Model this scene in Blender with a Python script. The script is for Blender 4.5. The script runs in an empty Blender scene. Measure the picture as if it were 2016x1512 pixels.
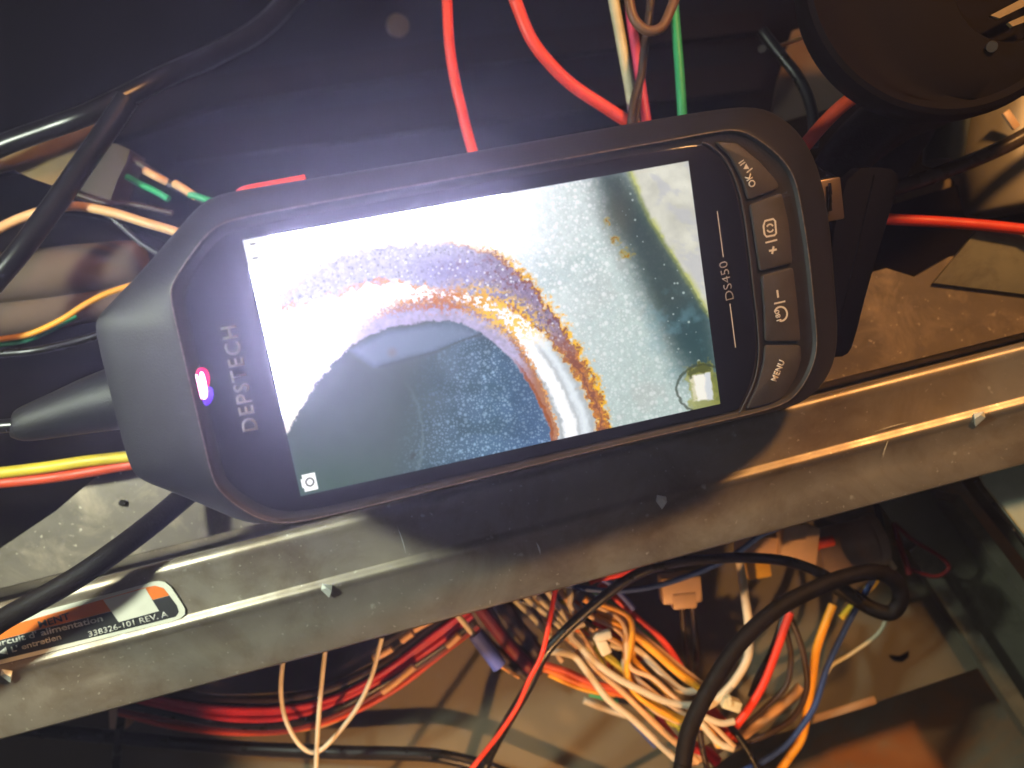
import bpy, math, random
import numpy as np
from mathutils import Vector, Matrix, Quaternion

random.seed(7)
rng = np.random.default_rng(11)
M = 0.001                       # everything below is written in millimetres
FPX, CX, CY = 1800.0, 1008.0, 756.0   # focal length and centre of the 2016 px wide photograph
CAMZ = 225.0
sc = bpy.context.scene
col = sc.collection

# ------------------------------------------------------------------ camera
cam = bpy.data.objects.new('camera', bpy.data.cameras.new('camera'))
col.objects.link(cam)
cam.location = (0, 0, CAMZ * M)
cam.data.sensor_width = 36
cam.data.lens = 36 * FPX / 2016
cam.data.clip_start = 0.005
cam.data.clip_end = 20
cam.data.dof.use_dof = True
cam.data.dof.focus_distance = 0.228
cam.data.dof.aperture_fstop = 10
sc.camera = cam

# ------------------------------------------------------------------ world, lamps, exposure
w = bpy.data.worlds.new("World")
sc.world = w
w.use_nodes = True
w.node_tree.nodes['Background'].inputs[0].default_value = (0.62, 0.60, 0.52, 1)
w.node_tree.nodes['Background'].inputs[1].default_value = 0.10
sc.view_settings.view_transform = 'Standard'
sc.view_settings.look = 'None'
sc.view_settings.exposure = -0.12
sc.view_settings.gamma = 1


def lamp(name, loc, target, color, watts, size):
    l = bpy.data.lights.new(name, 'AREA')
    l.shape = 'DISK'
    l.size = size * M
    l.energy = watts
    l.color = color
    o = bpy.data.objects.new(name, l)
    col.objects.link(o)
    o.location = Vector(loc) * M
    o.rotation_euler = (Vector(target) - Vector(loc)).to_track_quat('-Z', 'Y').to_euler()
    return o


lamp('warm_work_lamp', (215, 300, 330), (20, -20, -40), (1.0, 0.48, 0.15), 3.5, 52)
sl = bpy.data.lights.new('harness_fill_spot', 'SPOT')  # added spot for the harness, cone stretched along the rail to miss it
sl.energy = 3.8
sl.color = (1.0, 0.50, 0.18)
sl.shadow_soft_size = 0.006
sl.spot_size = math.radians(29)
sl.spot_blend = 0.10
so = bpy.data.objects.new('harness_fill_spot', sl)
col.objects.link(so)
so.location = Vector((-10, -250, 120)) * M
sq = (Vector((2, -104, -75)) - Vector((-10, -250, 120))).to_track_quat('-Z', 'Y')
so.rotation_euler = (sq @ Quaternion((0, 0, 1), math.radians(14))).to_euler()
so.scale = (1.7, 1, 1)
lamp('cool_room_lamp', (-235, 30, 170), (-110, -60, -30), (0.86, 0.96, 0.78), 1.6, 30)

# ------------------------------------------------------------------ helpers


LOWER = False      # the compartment under the rail is shallower than the cavity above it


def W(px, py, z):
    if LOWER and z < -60:
        z = -60 + (z + 60) * 0.6
    d = CAMZ - z
    return Vector(((px - CX) * d / FPX, -(py - CY) * d / FPX, z))


class Plane:
    """a flat surface in the scene: origin, two directions, normal; unprojects photo pixels onto itself"""

    def __init__(s, o, u, v):
        s.o = Vector(o)
        s.u = Vector(u).normalized()
        s.n = s.u.cross(Vector(v)).normalized()
        s.v = s.n.cross(s.u).normalized()
        s.mat = Matrix((s.u, s.v, s.n)).transposed().to_4x4()
        s.mat.translation = s.o * M

    def loc(s, px, py, h=0.0):
        d = Vector(((px - CX) / FPX, -(py - CY) / FPX, -1))
        c = Vector((0, 0, CAMZ))
        t = ((s.o + s.n * h) - c).dot(s.n) / d.dot(s.n)
        p = c + d * t - s.o
        return Vector((p.dot(s.u), p.dot(s.v), h))


def link(o, parent=None):
    col.objects.link(o)
    if parent is not None:
        o.parent = parent
    return o


def mesh(name, vs, fs, mat, parent=None, smooth=True, M_=M):
    me = bpy.data.meshes.new(name)
    me.from_pydata([tuple(Vector(v) * M_) for v in vs], [], fs)
    me.materials.append(mat)
    if smooth:
        me.polygons.foreach_set('use_smooth', [True] * len(me.polygons))
    me.update()
    return link(bpy.data.objects.new(name, me), parent)


def tag(o, label, cat=None, group=None, kind=None):
    if label:
        o['label'] = label
    if cat:
        o['category'] = cat
    if group:
        o['group'] = group
    if kind:
        o['kind'] = kind
    return o


def empty(name, loc=(0, 0, 0)):
    o = bpy.data.objects.new(name, None)
    o.empty_display_size = 0.01
    o.location = Vector(loc) * M
    return link(o)


def catmull(pts, n=10):
    P = [np.array(p, float) for p in pts]
    if len(P) == 2:
        return [P[0] + (P[1] - P[0]) * i / n for i in range(n + 1)]
    P = [2 * P[0] - P[1]] + P + [2 * P[-1] - P[-2]]
    out = []
    for i in range(1, len(P) - 2):
        a, b, c, d = P[i - 1:i + 3]
        for k in range(n):
            t = k / n
            out.append(0.5 * ((2 * b) + (-a + c) * t + (2 * a - 5 * b + 4 * c - d) * t * t + (-a + 3 * b - 3 * c + d) * t ** 3))
    out.append(P[-2])
    return out


def tube_data(path, radii, sides=12, cap=True):
    vs, fs = [], []
    P = [Vector(p) for p in path]
    n = len(P)
    up = Vector((0.13, 0.21, 1)).normalized()
    prev = None
    for i, p in enumerate(P):
        t = (P[min(i + 1, n - 1)] - P[max(i - 1, 0)]).normalized()
        a = (up - t * up.dot(t)) if prev is None else (prev - t * prev.dot(t))
        a.normalize()
        prev = a
        b = t.cross(a)
        r = radii[i]
        for k in range(sides):
            an = 2 * math.pi * k / sides
            vs.append(p + a * (r * math.cos(an)) + b * (r * math.sin(an)))
    for i in range(n - 1):
        for k in range(sides):
            k2 = (k + 1) % sides
            fs.append((i * sides + k, i * sides + k2, (i + 1) * sides + k2, (i + 1) * sides + k))
    if cap:
        fs.append(tuple(range(sides - 1, -1, -1)))
        fs.append(tuple((n - 1) * sides + k for k in range(sides)))
    return vs, fs


def pxpath(pts, n=10):
    """(px, py, z) control points -> smooth world path; ends outside the photograph run on a good way further"""
    pts = [tuple(p) for p in pts]

    def beyond(p, q):
        if -5 < p[0] < 2021 and -5 < p[1] < 1517:
            return []
        L = math.hypot(p[0] - q[0], p[1] - q[1])
        return [(p[0] + (p[0] - q[0]) / L * 420, p[1] + (p[1] - q[1]) / L * 420, p[2] - 6)]
    pts = beyond(pts[0], pts[1])[::-1] + pts + beyond(pts[-1], pts[-2])
    return [Vector(p) for p in catmull([tuple(W(*p)) for p in pts], n)]


def tube(name, mat, width, pts, parent=None, n=10, sides=12, taper=None):
    path = pxpath(pts, n)
    L = len(path)
    rad = []
    for i, p in enumerate(path):
        wd = width if taper is None else width + (taper - width) * i / (L - 1)
        rad.append(wd / 2 * (CAMZ - p.z) / FPX)
    vs, fs = tube_data(path, rad, sides)
    return mesh(name, vs, fs, mat, parent)


def wire(label, mat, width, pts, name='wire', cat='wire', group=None, **k):
    # a wire is seldom perfectly straight: a small wander
    o = tube(name, mat, width, pts, **k)
    return tag(o, label, cat, group)


def box_data(c, hx, hy, hz, ax, ay, az, bev=0.0):
    """bevelled box: 24 vertices"""
    c, ax, ay, az = Vector(c), Vector(ax).normalized(), Vector(ay).normalized(), Vector(az).normalized()
    import bmesh
    bm = bmesh.new()
    bmesh.ops.create_cube(bm, size=2)
    for v in bm.verts:
        v.co = c + ax * (v.co.x * hx) + ay * (v.co.y * hy) + az * (v.co.z * hz)
    if bev:
        bmesh.ops.bevel(bm, geom=bm.edges[:], offset=bev, segments=2, profile=0.5, affect='EDGES')
    bmesh.ops.recalc_face_normals(bm, faces=bm.faces[:])
    vs = [v.co.copy() for v in bm.verts]
    fs = [tuple(v.index for v in f.verts) for f in bm.faces]
    bm.free()
    return vs, fs


def pxbox(name, mat, x0, y0, x1, y1, thick_px, z, depth, parent=None, bev=0.6):
    """box whose long middle line runs between two pixels at height z"""
    a, b = W(x0, y0, z), W(x1, y1, z)
    ax = (b - a)
    az = Vector((0, 0, 1))
    ay = az.cross(ax)
    hw = thick_px / 2 * (CAMZ - z) / FPX
    vs, fs = box_data((a + b) / 2 - az * depth / 2, ax.length / 2, hw, depth / 2, ax, ay, az, bev)
    return mesh(name, vs, fs, mat, parent, smooth=False)


def prism(name, outline, z0, z1, mat, parent=None, bev=0.4, smooth=False):
    """outline: list of 2-D points; walls from z0 up to z1 with a small chamfer at the top"""
    n = len(outline)
    c = Vector((sum(p[0] for p in outline) / n, sum(p[1] for p in outline) / n))
    area = sum(outline[i][0] * outline[(i + 1) % n][1] - outline[(i + 1) % n][0] * outline[i][1] for i in range(n))
    pts = [Vector((p[0], p[1])) for p in outline]
    if area < 0:
        pts = pts[::-1]

    def inset(d):
        out = []
        for i in range(n):
            a, b, e = pts[i - 1], pts[i], pts[(i + 1) % n]
            t1 = (b - a).normalized()
            t2 = (e - b).normalized()
            n1 = Vector((-t1.y, t1.x))
            n2 = Vector((-t2.y, t2.x))
            m = (n1 + n2)
            m = m / max(0.35, m.length_squared / 2) if m.length > 1e-6 else n1
            out.append(b + m * d)
        return out
    rings = [(0, z0), (0, z1 - bev), (bev * 0.35, z1 - bev * 0.3), (bev, z1)] if bev else [(0, z0), (0, z1)]
    vs, fs = [], []
    for d, z in rings:
        for p in inset(d):
            vs.append((p.x, p.y, z))
    for r in range(len(rings) - 1):
        for i in range(n):
            j = (i + 1) % n
            fs.append((r * n + i, r * n + j, (r + 1) * n + j, (r + 1) * n + i))
    fs.append(tuple((len(rings) - 1) * n + i for i in range(n)))
    fs.append(tuple(range(n - 1, -1, -1)))
    o = mesh(name, vs, fs, mat, parent, smooth)
    return o


def fillet(pts, r, n=5):
    """closed outline with every corner rounded to radius about r"""
    out = []
    N = len(pts)
    P = [Vector((p[0], p[1])) for p in pts]
    for i in range(N):
        a, b, c = P[i - 1], P[i], P[(i + 1) % N]
        d1, d2 = (a - b), (c - b)
        k1, k2 = min(r, d1.length * 0.45), min(r, d2.length * 0.45)
        p, q = b + d1.normalized() * k1, b + d2.normalized() * k2
        for j in range(n + 1):
            t = j / n
            out.append(p * (1 - t) ** 2 + b * 2 * t * (1 - t) + q * t * t)
    return out


def chaikin(pts, k=2, closed=True):
    for _ in range(k):
        out = []
        n = len(pts)
        for i in range(n if closed else n - 1):
            a, b = Vector(pts[i]), Vector(pts[(i + 1) % n])
            out += [a * 0.75 + b * 0.25, a * 0.25 + b * 0.75]
        pts = out
    return pts


# ------------------------------------------------------------------ materials


def mat(name, base, rough=0.5, metal=0.0, var=0.15, vscale=60, bump=0.0, bscale=900, rvar=0.0, spec=0.5, dirt=None, dscale=40,
        dlo=0.5, dhi=0.7, emit=None, estr=0.0, coat=0.0, specks=None, sscale=900, slo=0.70):
    m = bpy.data.materials.new(name)
    m.use_nodes = True
    nt = m.node_tree
    b = nt.nodes['Principled BSDF']
    b.inputs['Roughness'].default_value = rough
    b.inputs['Metallic'].default_value = metal
    b.inputs['Specular IOR Level'].default_value = spec
    b.inputs['Coat Weight'].default_value = coat
    tc = nt.nodes.new('ShaderNodeTexCoord')
    nz = nt.nodes.new('ShaderNodeTexNoise')
    nz.inputs['Scale'].default_value = vscale
    nz.inputs['Detail'].default_value = 6
    nz.inputs['Roughness'].default_value = 0.62
    nt.links.new(tc.outputs['Object'], nz.inputs['Vector'])
    mx = nt.nodes.new('ShaderNodeMix')
    mx.data_type = 'RGBA'
    lo = tuple(max(0, c * (1 - var)) for c in base)
    hi = tuple(min(1, c * (1 + var)) for c in base)
    mr = nt.nodes.new('ShaderNodeMapRange')
    mr.inputs['From Min'].default_value = 0.35
    mr.inputs['From Max'].default_value = 0.65
    nt.links.new(nz.outputs['Fac'], mr.inputs['Value'])
    nt.links.new(mr.outputs[0], mx.inputs['Factor'])
    mx.inputs['A'].default_value = (*lo, 1)
    mx.inputs['B'].default_value = (*hi, 1)
    out = mx.outputs['Result']
    if dirt:
        n2 = nt.nodes.new('ShaderNodeTexNoise')
        n2.inputs['Scale'].default_value = dscale
        n2.inputs['Detail'].default_value = 9
        n2.inputs['Roughness'].default_value = 0.7
        n2.inputs['Distortion'].default_value = 0.6
        nt.links.new(tc.outputs['Object'], n2.inputs['Vector'])
        m2 = nt.nodes.new('ShaderNodeMapRange')
        m2.inputs['From Min'].default_value = dlo
        m2.inputs['From Max'].default_value = dhi
        nt.links.new(n2.outputs['Fac'], m2.inputs['Value'])
        mm = nt.nodes.new('ShaderNodeMix')
        mm.data_type = 'RGBA'
        nt.links.new(m2.outputs[0], mm.inputs['Factor'])
        nt.links.new(out, mm.inputs['A'])
        mm.inputs['B'].default_value = (*dirt, 1)
        out = mm.outputs['Result']
    if specks:
        for sc_, lo_ in ((sscale, slo), (sscale * 0.28, slo + 0.03)):
            n5 = nt.nodes.new('ShaderNodeTexNoise')
            n5.inputs['Scale'].default_value = sc_
            n5.inputs['Detail'].default_value = 2
            nt.links.new(tc.outputs['Object'], n5.inputs['Vector'])
            m5 = nt.nodes.new('ShaderNodeMapRange')
            m5.inputs['From Min'].default_value = lo_
            m5.inputs['From Max'].default_value = lo_ + 0.06
            nt.links.new(n5.outputs['Fac'], m5.inputs['Value'])
            mm = nt.nodes.new('ShaderNodeMix')
            mm.data_type = 'RGBA'
            nt.links.new(m5.outputs[0], mm.inputs['Factor'])
            nt.links.new(out, mm.inputs['A'])
            mm.inputs['B'].default_value = (*specks, 1)
            out = mm.outputs['Result']
    nt.links.new(out, b.inputs['Base Color'])
    if rvar:
        r = nt.nodes.new('ShaderNodeMapRange')
        r.inputs['From Min'].default_value = 0.3
        r.inputs['From Max'].default_value = 0.7
        r.inputs['To Min'].default_value = max(0.02, rough - rvar)
        r.inputs['To Max'].default_value = min(1, rough + rvar)
        n3 = nt.nodes.new('ShaderNodeTexNoise')
        n3.inputs['Scale'].default_value = vscale * 2.3
        n3.inputs['Detail'].default_value = 8
        nt.links.new(tc.outputs['Object'], n3.inputs['Vector'])
        nt.links.new(n3.outputs['Fac'], r.inputs['Value'])
        nt.links.new(r.outputs[0], b.inputs['Roughness'])
    if bump:
        n4 = nt.nodes.new('ShaderNodeTexNoise')
        n4.inputs['Scale'].default_value = bscale
        n4.inputs['Detail'].default_value = 4
        nt.links.new(tc.outputs['Object'], n4.inputs['Vector'])
        bp = nt.nodes.new('ShaderNodeBump')
        bp.inputs['Strength'].default_value = bump
        bp.inputs['Distance'].default_value = 0.0003
        nt.links.new(n4.outputs['Fac'], bp.inputs['Height'])
        nt.links.new(bp.outputs[0], b.inputs['Normal'])
    if emit:
        b.inputs['Emission Color'].default_value = (*emit, 1)
        b.inputs['Emission Strength'].default_value = estr
    return m


def pvc(name, c, rough=0.48, var=0.14):
    return mat(name, c, rough, spec=0.35, var=var, vscale=90, bump=0.04, bscale=400, rvar=0.1)


MT = dict(
    housing=mat('housing_plastic', (0.010, 0.010, 0.012), 0.50, spec=0.32, bump=0.35, bscale=2600, var=0.10, vscale=200),
    face=mat('face_plastic', (0.022, 0.022, 0.025), 0.38, bump=0.25, bscale=2600, var=0.1),
    glass=mat('black_glass', (0.006, 0.006, 0.010), 0.07, var=0.1, rvar=0.05, vscale=40),
    button=mat('button_rubber', (0.034, 0.028, 0.026), 0.6, spec=0.35, bump=0.3, bscale=2200, var=0.18, vscale=150),
    rim_glint=mat('rim_highlight', (0.075, 0.055, 0.045), 0.38, var=0.6, vscale=700, bump=0.6, bscale=2500),  # lighter speckled base colour stands in for the highlight along the rim
    print=mat('white_print', (0.50, 0.46, 0.43), 0.5, var=0.05),
    faint=mat('faint_print', (0.26, 0.23, 0.22), 0.5, var=0.05),
    grey_print=mat('grey_print', (0.13, 0.12, 0.14), 0.4, var=0.05),
    card=mat('silver_port', (0.12, 0.085, 0.06), 0.35, metal=0.7, var=0.2),
    stand=mat('stand_plastic', (0.002, 0.002, 0.0025), 0.7, spec=0.06, bump=0.2, bscale=2000),
    rail=mat('galvanised_rail', (0.26, 0.222, 0.175), 0.41, metal=0.52, var=0.12, vscale=55, rvar=0.07, bump=0.12, bscale=300,
             dirt=(0.15, 0.105, 0.065), dscale=38, dlo=0.46, dhi=0.72, specks=(0.42, 0.38, 0.31), sscale=800, slo=0.69),
    shelf=mat('dusty_shelf', (0.12, 0.098, 0.076), 0.5, metal=0.45, var=0.16, vscale=45, rvar=0.1, bump=0.3, bscale=260,
              dirt=(0.24, 0.19, 0.14), dscale=60, dlo=0.52, dhi=0.72, specks=(0.36, 0.31, 0.25), sscale=600, slo=0.68),
    tab=mat('bare_tab', (0.62, 0.64, 0.58), 0.4, metal=0.15),
    floor=mat('floor_sheet', (0.122, 0.105, 0.072), 0.7, metal=0.0, spec=0.25, var=0.08, vscale=14, bump=0.1, bscale=150),
    rust=mat('rusty_base', (0.22, 0.18, 0.12), 0.7, var=0.35, vscale=22, dirt=(0.38, 0.17, 0.06), dscale=14, dlo=0.45, dhi=0.6, bump=0.4, bscale=200),
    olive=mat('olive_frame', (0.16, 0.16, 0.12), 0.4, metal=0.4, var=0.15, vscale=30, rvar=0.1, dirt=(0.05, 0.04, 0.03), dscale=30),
    pale=mat('pale_panel', (0.36, 0.42, 0.36), 0.5, var=0.15, vscale=50),
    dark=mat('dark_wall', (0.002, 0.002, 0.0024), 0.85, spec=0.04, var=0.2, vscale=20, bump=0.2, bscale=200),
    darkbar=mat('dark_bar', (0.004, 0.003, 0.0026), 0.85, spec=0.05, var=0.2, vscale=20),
    black=pvc('black_pvc', (0.006, 0.006, 0.007), 0.33),
    gloss=mat('glossy_black_rubber', (0.004, 0.004, 0.005), 0.30, var=0.02, spec=0.4),
    braid=mat('black_sleeve', (0.007, 0.005, 0.0045), 0.6, spec=0.15, var=0.3, vscale=400, bump=0.5, bscale=1500),
    brownblk=pvc('brown_black_pvc', (0.035, 0.020, 0.014)),
    brown=pvc('brown_pvc', (0.12, 0.06, 0.035)),
    bronze=pvc('bronze_pvc', (0.05, 0.034, 0.02), 0.25),
    red=pvc('red_pvc', (0.66, 0.045, 0.02)),
    crimson=pvc('crimson_pvc', (0.42, 0.015, 0.03)),
    maroon=pvc('maroon_pvc', (0.15, 0.012, 0.012)),
    orange=pvc('orange_pvc', (0.62, 0.13, 0.02)),
    redorange=pvc('red_orange_pvc', (0.55, 0.06, 0.02)),
    amber=pvc('amber_pvc', (0.66, 0.30, 0.02)),
    yellow=pvc('yellow_pvc', (0.60, 0.44, 0.03)),
    olivey=pvc('yellow_green_pvc', (0.38, 0.33, 0.03)),
    white=pvc('white_pvc', (0.52, 0.45, 0.35)),
    cream=pvc('cream_pvc', (0.50, 0.46, 0.32)),
    tan=pvc('tan_pvc', (0.55, 0.32, 0.16)),
    pink=pvc('pink_pvc', (0.55, 0.05, 0.12)),
    green=pvc('green_pvc', (0.02, 0.28, 0.12)),
    lgreen=pvc('light_green_pvc', (0.14, 0.35, 0.06)),
    blue=pvc('blue_pvc', (0.02, 0.05, 0.20)),
    crimp=pvc('blue_crimp', (0.07, 0.09, 0.34)),
    nylon=mat('nylon', (0.55, 0.36, 0.22), 0.45, var=0.1, vscale=60),
    nylony=mat('yellow_nylon', (0.62, 0.36, 0.04), 0.45, var=0.1),
    clear=mat('cloudy_tube', (0.24, 0.17, 0.13), 0.3, var=0.3, vscale=50),
    beige=mat('beige_sheet', (0.13, 0.085, 0.035), 0.5, var=0.3, vscale=30, dirt=(0.07, 0.04, 0.02), dscale=25),
    greybox=mat('grey_box', (0.034, 0.021, 0.014), 0.5, var=0.12),
    hose=mat('tan_hose', (0.085, 0.058, 0.042), 0.8, spec=0.15, var=0.2, vscale=18, rvar=0.1),
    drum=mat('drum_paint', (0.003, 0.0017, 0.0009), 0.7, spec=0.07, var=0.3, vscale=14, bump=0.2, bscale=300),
    hole=mat('drum_hole', (0.0015, 0.0012, 0.001), 0.9, spec=0.02),
    capacitor=mat('can_paint', (0.19, 0.175, 0.135), 0.4, var=0.15, vscale=20),
    teal=mat('grey_green_plastic', (0.07, 0.095, 0.08), 0.4, var=0.2, vscale=30),
    copper=mat('copper', (0.65, 0.35, 0.15), 0.3, metal=0.9),
    sticker=mat('sticker_white', (0.66, 0.64, 0.54), 0.45, var=0.06),
    sorange=mat('sticker_orange', (0.75, 0.17, 0.02), 0.45, var=0.06),
    sblack=mat('sticker_black', (0.022, 0.022, 0.022), 0.45, var=0.1),
    sprint=mat('sticker_lettering', (0.52, 0.50, 0.44), 0.5),
    screw=mat('screw_head', (0.09, 0.08, 0.075), 0.4, metal=0.8),
    led=mat('led_core', (0.9, 0.9, 0.9), 0.3, emit=(1.0, 0.62, 1.0), estr=5),
    halo_red=mat('led_halo_red', (0.3, 0.02, 0.1), 0.3, emit=(1.0, 0.0, 0.16), estr=1.0),  # self-lit colour imitating the red glow round the indicator
    halo_blue=mat('led_halo_blue', (0.1, 0.05, 0.3), 0.3, emit=(0.10, 0.02, 1.0), estr=0.9),  # likewise the blue glow at its lower end
)

# ------------------------------------------------------------------ device plane (from the four corners of its display)
corners = [(478, 473), (1355, 317), (1418, 795), (592, 977)]
dirs = [np.array([x - CX, -(y - CY), -FPX]) for x, y in corners]
s_ = np.linalg.solve(np.c_[-dirs[1], dirs[2], -dirs[3]], -dirs[0])
P4 = np.array([dirs[0], dirs[1] * s_[0], dirs[2] * s_[1], dirs[3] * s_[2]])
P4 *= 99.6 / np.linalg.norm(P4[1] - P4[0])
P4[:, 2] += CAMZ
cen = P4.mean(0)
DEV = Plane(cen, (P4[1] - P4[0]) + (P4[2] - P4[3]), (P4[0] - P4[3]) + (P4[1] - P4[2]))

# ------------------------------------------------------------------ setting: shelf, rail, floor, back wall
L0 = ((0, 1158), (2016, 654))
L1 = ((0, 1203), (2016, 684))
L2 = ((0, 1324), (2016, 796))
L3 = ((0, 1456), (2016, 914))
LN = [L0, L1, L2, L3]


def railpt(t, f, z):
    i = max(0, min(2, int(f)))
    k = f - i
    e = []
    for end in (0, 1):
        a, b = LN[i][end], LN[i + 1][end]
        e.append(W(a[0] + (b[0] - a[0]) * k, a[1] + (b[1] - a[1]) * k, z))
    return e[0] + (e[1] - e[0]) * t


prof = [(0.02, -58), (0.2, -58.2), (0.40, -58), (0.60, -56), (0.622, -50), (0.624, -34)]
for th in (88, 75, 62, 50, 40, 32, 25, 18, 11, 4):      # broad rolled lip, 2.5 mm radius
    d_ = 0.9 - 2.5 * math.sin(math.radians(th))
    prof.append((1 + (d_ / 4.3 if d_ < 0 else d_ / 15.7), -24 - 2.5 * (1 - math.cos(math.radians(th)))))
prof += [(1.09, -24.05), (1.14, -24.25), (1.20, -24.55), (1.5, -24.95), (1.84, -25.4), (1.865, -25.35), (1.90, -25.08), (1.94, -24.78), (1.975, -24.55), (2.00, -24.48), (2.03, -24.6), (2.07, -25.1), (2.12, -25.9),
         (2.5, -26.5), (2.93, -26.9), (2.985, -27.3), (3.0, -28.4)]
back = [(3.0, -29.8), (2.97, -30.0), (2.1, -29.0), (1.9, -28.2), (1.2, -27.4), (1.0, -27.2), (0.80, -28.4), (0.66, -34), (0.66, -52), (0.60, -60), (0.02, -60)]
NT = 60
rail = empty('metal_rail', W(1008, 1000, -30))
tag(rail, 'long bent galvanised metal rail running diagonally under the handheld monitor', 'rail')
vs, fs = [], []
full = prof + back
for i in range(NT + 1):
    t = -0.25 + 1.5 * i / NT
    for f, z in full:
        p = railpt(t, f, z)
        dz = 0.05 * math.sin(t * 23 + f * 2.0) + 0.03 * math.sin(t * 61 + 1)
        vs.append(p + Vector((0, 0, dz)) - W(1008, 1000, -30))
nf = len(full)
for i in range(NT):
    for k in range(nf):
        k2 = (k + 1) % nf
        fs.append((i * nf + k, (i + 1) * nf + k, (i + 1) * nf + k2, i * nf + k2))
r = mesh('channel', vs, fs, MT['rail'], rail)
RO = W(1008, 1000, -30)
for (px, py, sgn) in ((1925, 820, 1), (1302, 984, -1), (645, 1158, -1), (16, 1326, -1)):
    c = W(px, py, -24.3) - RO
    k = 0.145
    v = [c + Vector((-9 * k * sgn, 6 * k, 0.3)), c + Vector((9 * k * sgn, 10 * k, 0.8)), c + Vector((11 * k * sgn, -2 * k, 0.9)), c + Vector((-2 * k * sgn, -19 * k, -0.6)),
         c + Vector((-9 * k * sgn, -4 * k, 1.0)), c + Vector((0, 3 * k, 1.6)), c + Vector((0, -4 * k, -3))]
    f = [(0, 1, 5), (1, 2, 5), (2, 3, 5), (3, 4, 5), (4, 0, 5), (1, 0, 6), (2, 1, 6), (3, 2, 6), (4, 3, 6), (0, 4, 6)]
    mesh('tab', v, f, MT['tab'], rail, smooth=False)

def scratch(x0, y0, x1, y1, z, wd=0.22):
    a, b_ = W(x0, y0, z) - RO, W(x1, y1, z) - RO
    n_ = 8
    t_ = (b_ - a).normalized()
    side = Vector((-t_.y, t_.x, 0))
    vs, fs = [], []
    for i in range(n_ + 1):
        k = i / n_
        p = a + (b_ - a) * k + side * (0.25 * math.sin(k * 2.6))
        h = wd / 2 * math.sin(math.pi * min(0.96, max(0.04, k)))
        vs += [p + side * h, p - side * h]
    for i in range(n_):
        fs.append((2 * i, 2 * i + 1, 2 * i + 3, 2 * i + 2))
    mesh('scratch', vs, fs, MT['tab'], rail, smooth=False)


scratch(1722, 850, 1790, 832, -24.6)
scratch(1738, 900, 1752, 862, -24.6)
scratch(782, 1036, 798, 1090, -24.6)
scratch(1056, 1068, 1063, 1092, -25.9, 0.5)

# warning sticker on the rail's upper face
ra, rb, rc = railpt(0.0, 1.24, -24.5), railpt(0.2, 1.24, -24.5), railpt(0.0, 1.84, -25.35)
STK = Plane(ra, rb - ra, ra - rc)


def splate(name, pts, h0, h1, m, parent, rounds=0):
    q = [STK.loc(x, y, h1).to_2d() for x, y in pts]
    if rounds:
        q = [p.to_2d() if len(p) == 3 else p for p in chaikin(q, rounds)]
    return prism(name, q, h0, h1, m, parent, bev=0.0)


def clean(o, parent_world):
    pass


stick = splate('sticker', [(-60, 1238), (0, 1224), (150, 1186), (270, 1155), (306, 1143), (330, 1147), (352, 1178), (368, 1206), (352, 1221), (300, 1233), (129, 1276), (0, 1308), (-60, 1324)], 0.2, 0.62, MT['sticker'], None, 1)
stick.matrix_world = STK.mat
stick.parent = rail
stick.matrix_parent_inverse = Matrix.Translation(rail.location).inverted()
tag(stick, 'orange and black warning sticker with a white border')


def onstick(o):
    o.parent = stick
    return o


onstick(splate('orange_band', [(-60, 1252), (0, 1237), (150, 1195), (280, 1158), (305, 1153), (322, 1158), (333, 1172), (212, 1205), (63, 1243), (-60, 1276)], 0.6, 0.68, MT['sorange'], None))
onstick(splate('black_band', [(-60, 1276.5), (63, 1243.5), (212, 1205.5), (333.2, 1172.5), (348, 1192), (352, 1205), (346, 1214), (300, 1226), (129, 1268), (0, 1299), (-60, 1314)], 0.6, 0.68, MT['sblack'], None))
onstick(splate('white_square', [(203, 1181), (286, 1158), (313, 1203), (234, 1225)], 0.6, 0.74, MT['sticker'], None))


def text_mesh(name, s, m, bold=0.0, spacing=1.0):
    cu = bpy.data.curves.new(name, 'FONT')
    cu.body = s
    cu.size = 1
    cu.offset = bold
    cu.space_character = spacing
    cu.resolution_u = 3
    o = bpy.data.objects.new('tmp', cu)
    col.objects.link(o)
    dg = bpy.context.evaluated_depsgraph_get()
    me = bpy.data.meshes.new_from_object(o.evaluated_get(dg))
    bpy.data.objects.remove(o)
    me.name = name
    me.materials.clear()
    me.materials.append(m)
    return me


def text_on(pl, name, s, p0, p1, hpx, h, m, parent, bold=0.0, spacing=1.0, thick=0.04, keep=None):
    """lettering whose baseline runs from pixel p0 to p1 on plane pl; capitals hpx pixels high"""
    me = text_mesh(name, s, m, bold, spacing)
    a, b = pl.loc(*p0, h), pl.loc(*p1, h)
    d = (b - a).to_2d()
    L = d.length
    d.normalize()
    u = Vector((-d.y, d.x))
    co = np.zeros(len(me.vertices) * 3)
    me.vertices.foreach_get('co', co)
    co = co.reshape(-1, 3)
    x0, x1 = co[:, 0].min(), co[:, 0].max()
    y1 = 0.69
    sx = L / (x1 - x0)
    dist = CAMZ - (pl.mat.translation.z / M)
    sy = hpx * dist / FPX / y1
    X = (co[:, 0] - x0) * sx
    Y = co[:, 1] * sy
    out = np.c_[a.x + X * d.x + Y * u.x, a.y + X * d.y + Y * u.y, np.full(len(X), h)] * M
    me.vertices.foreach_set('co', out.ravel())
    me.update()
    o = bpy.data.objects.new(name, me)
    link(o, parent)
    md = o.modifiers.new('thickness', 'SOLIDIFY')
    md.thickness = thick * M
    md.offset = 1
    return o


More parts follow.
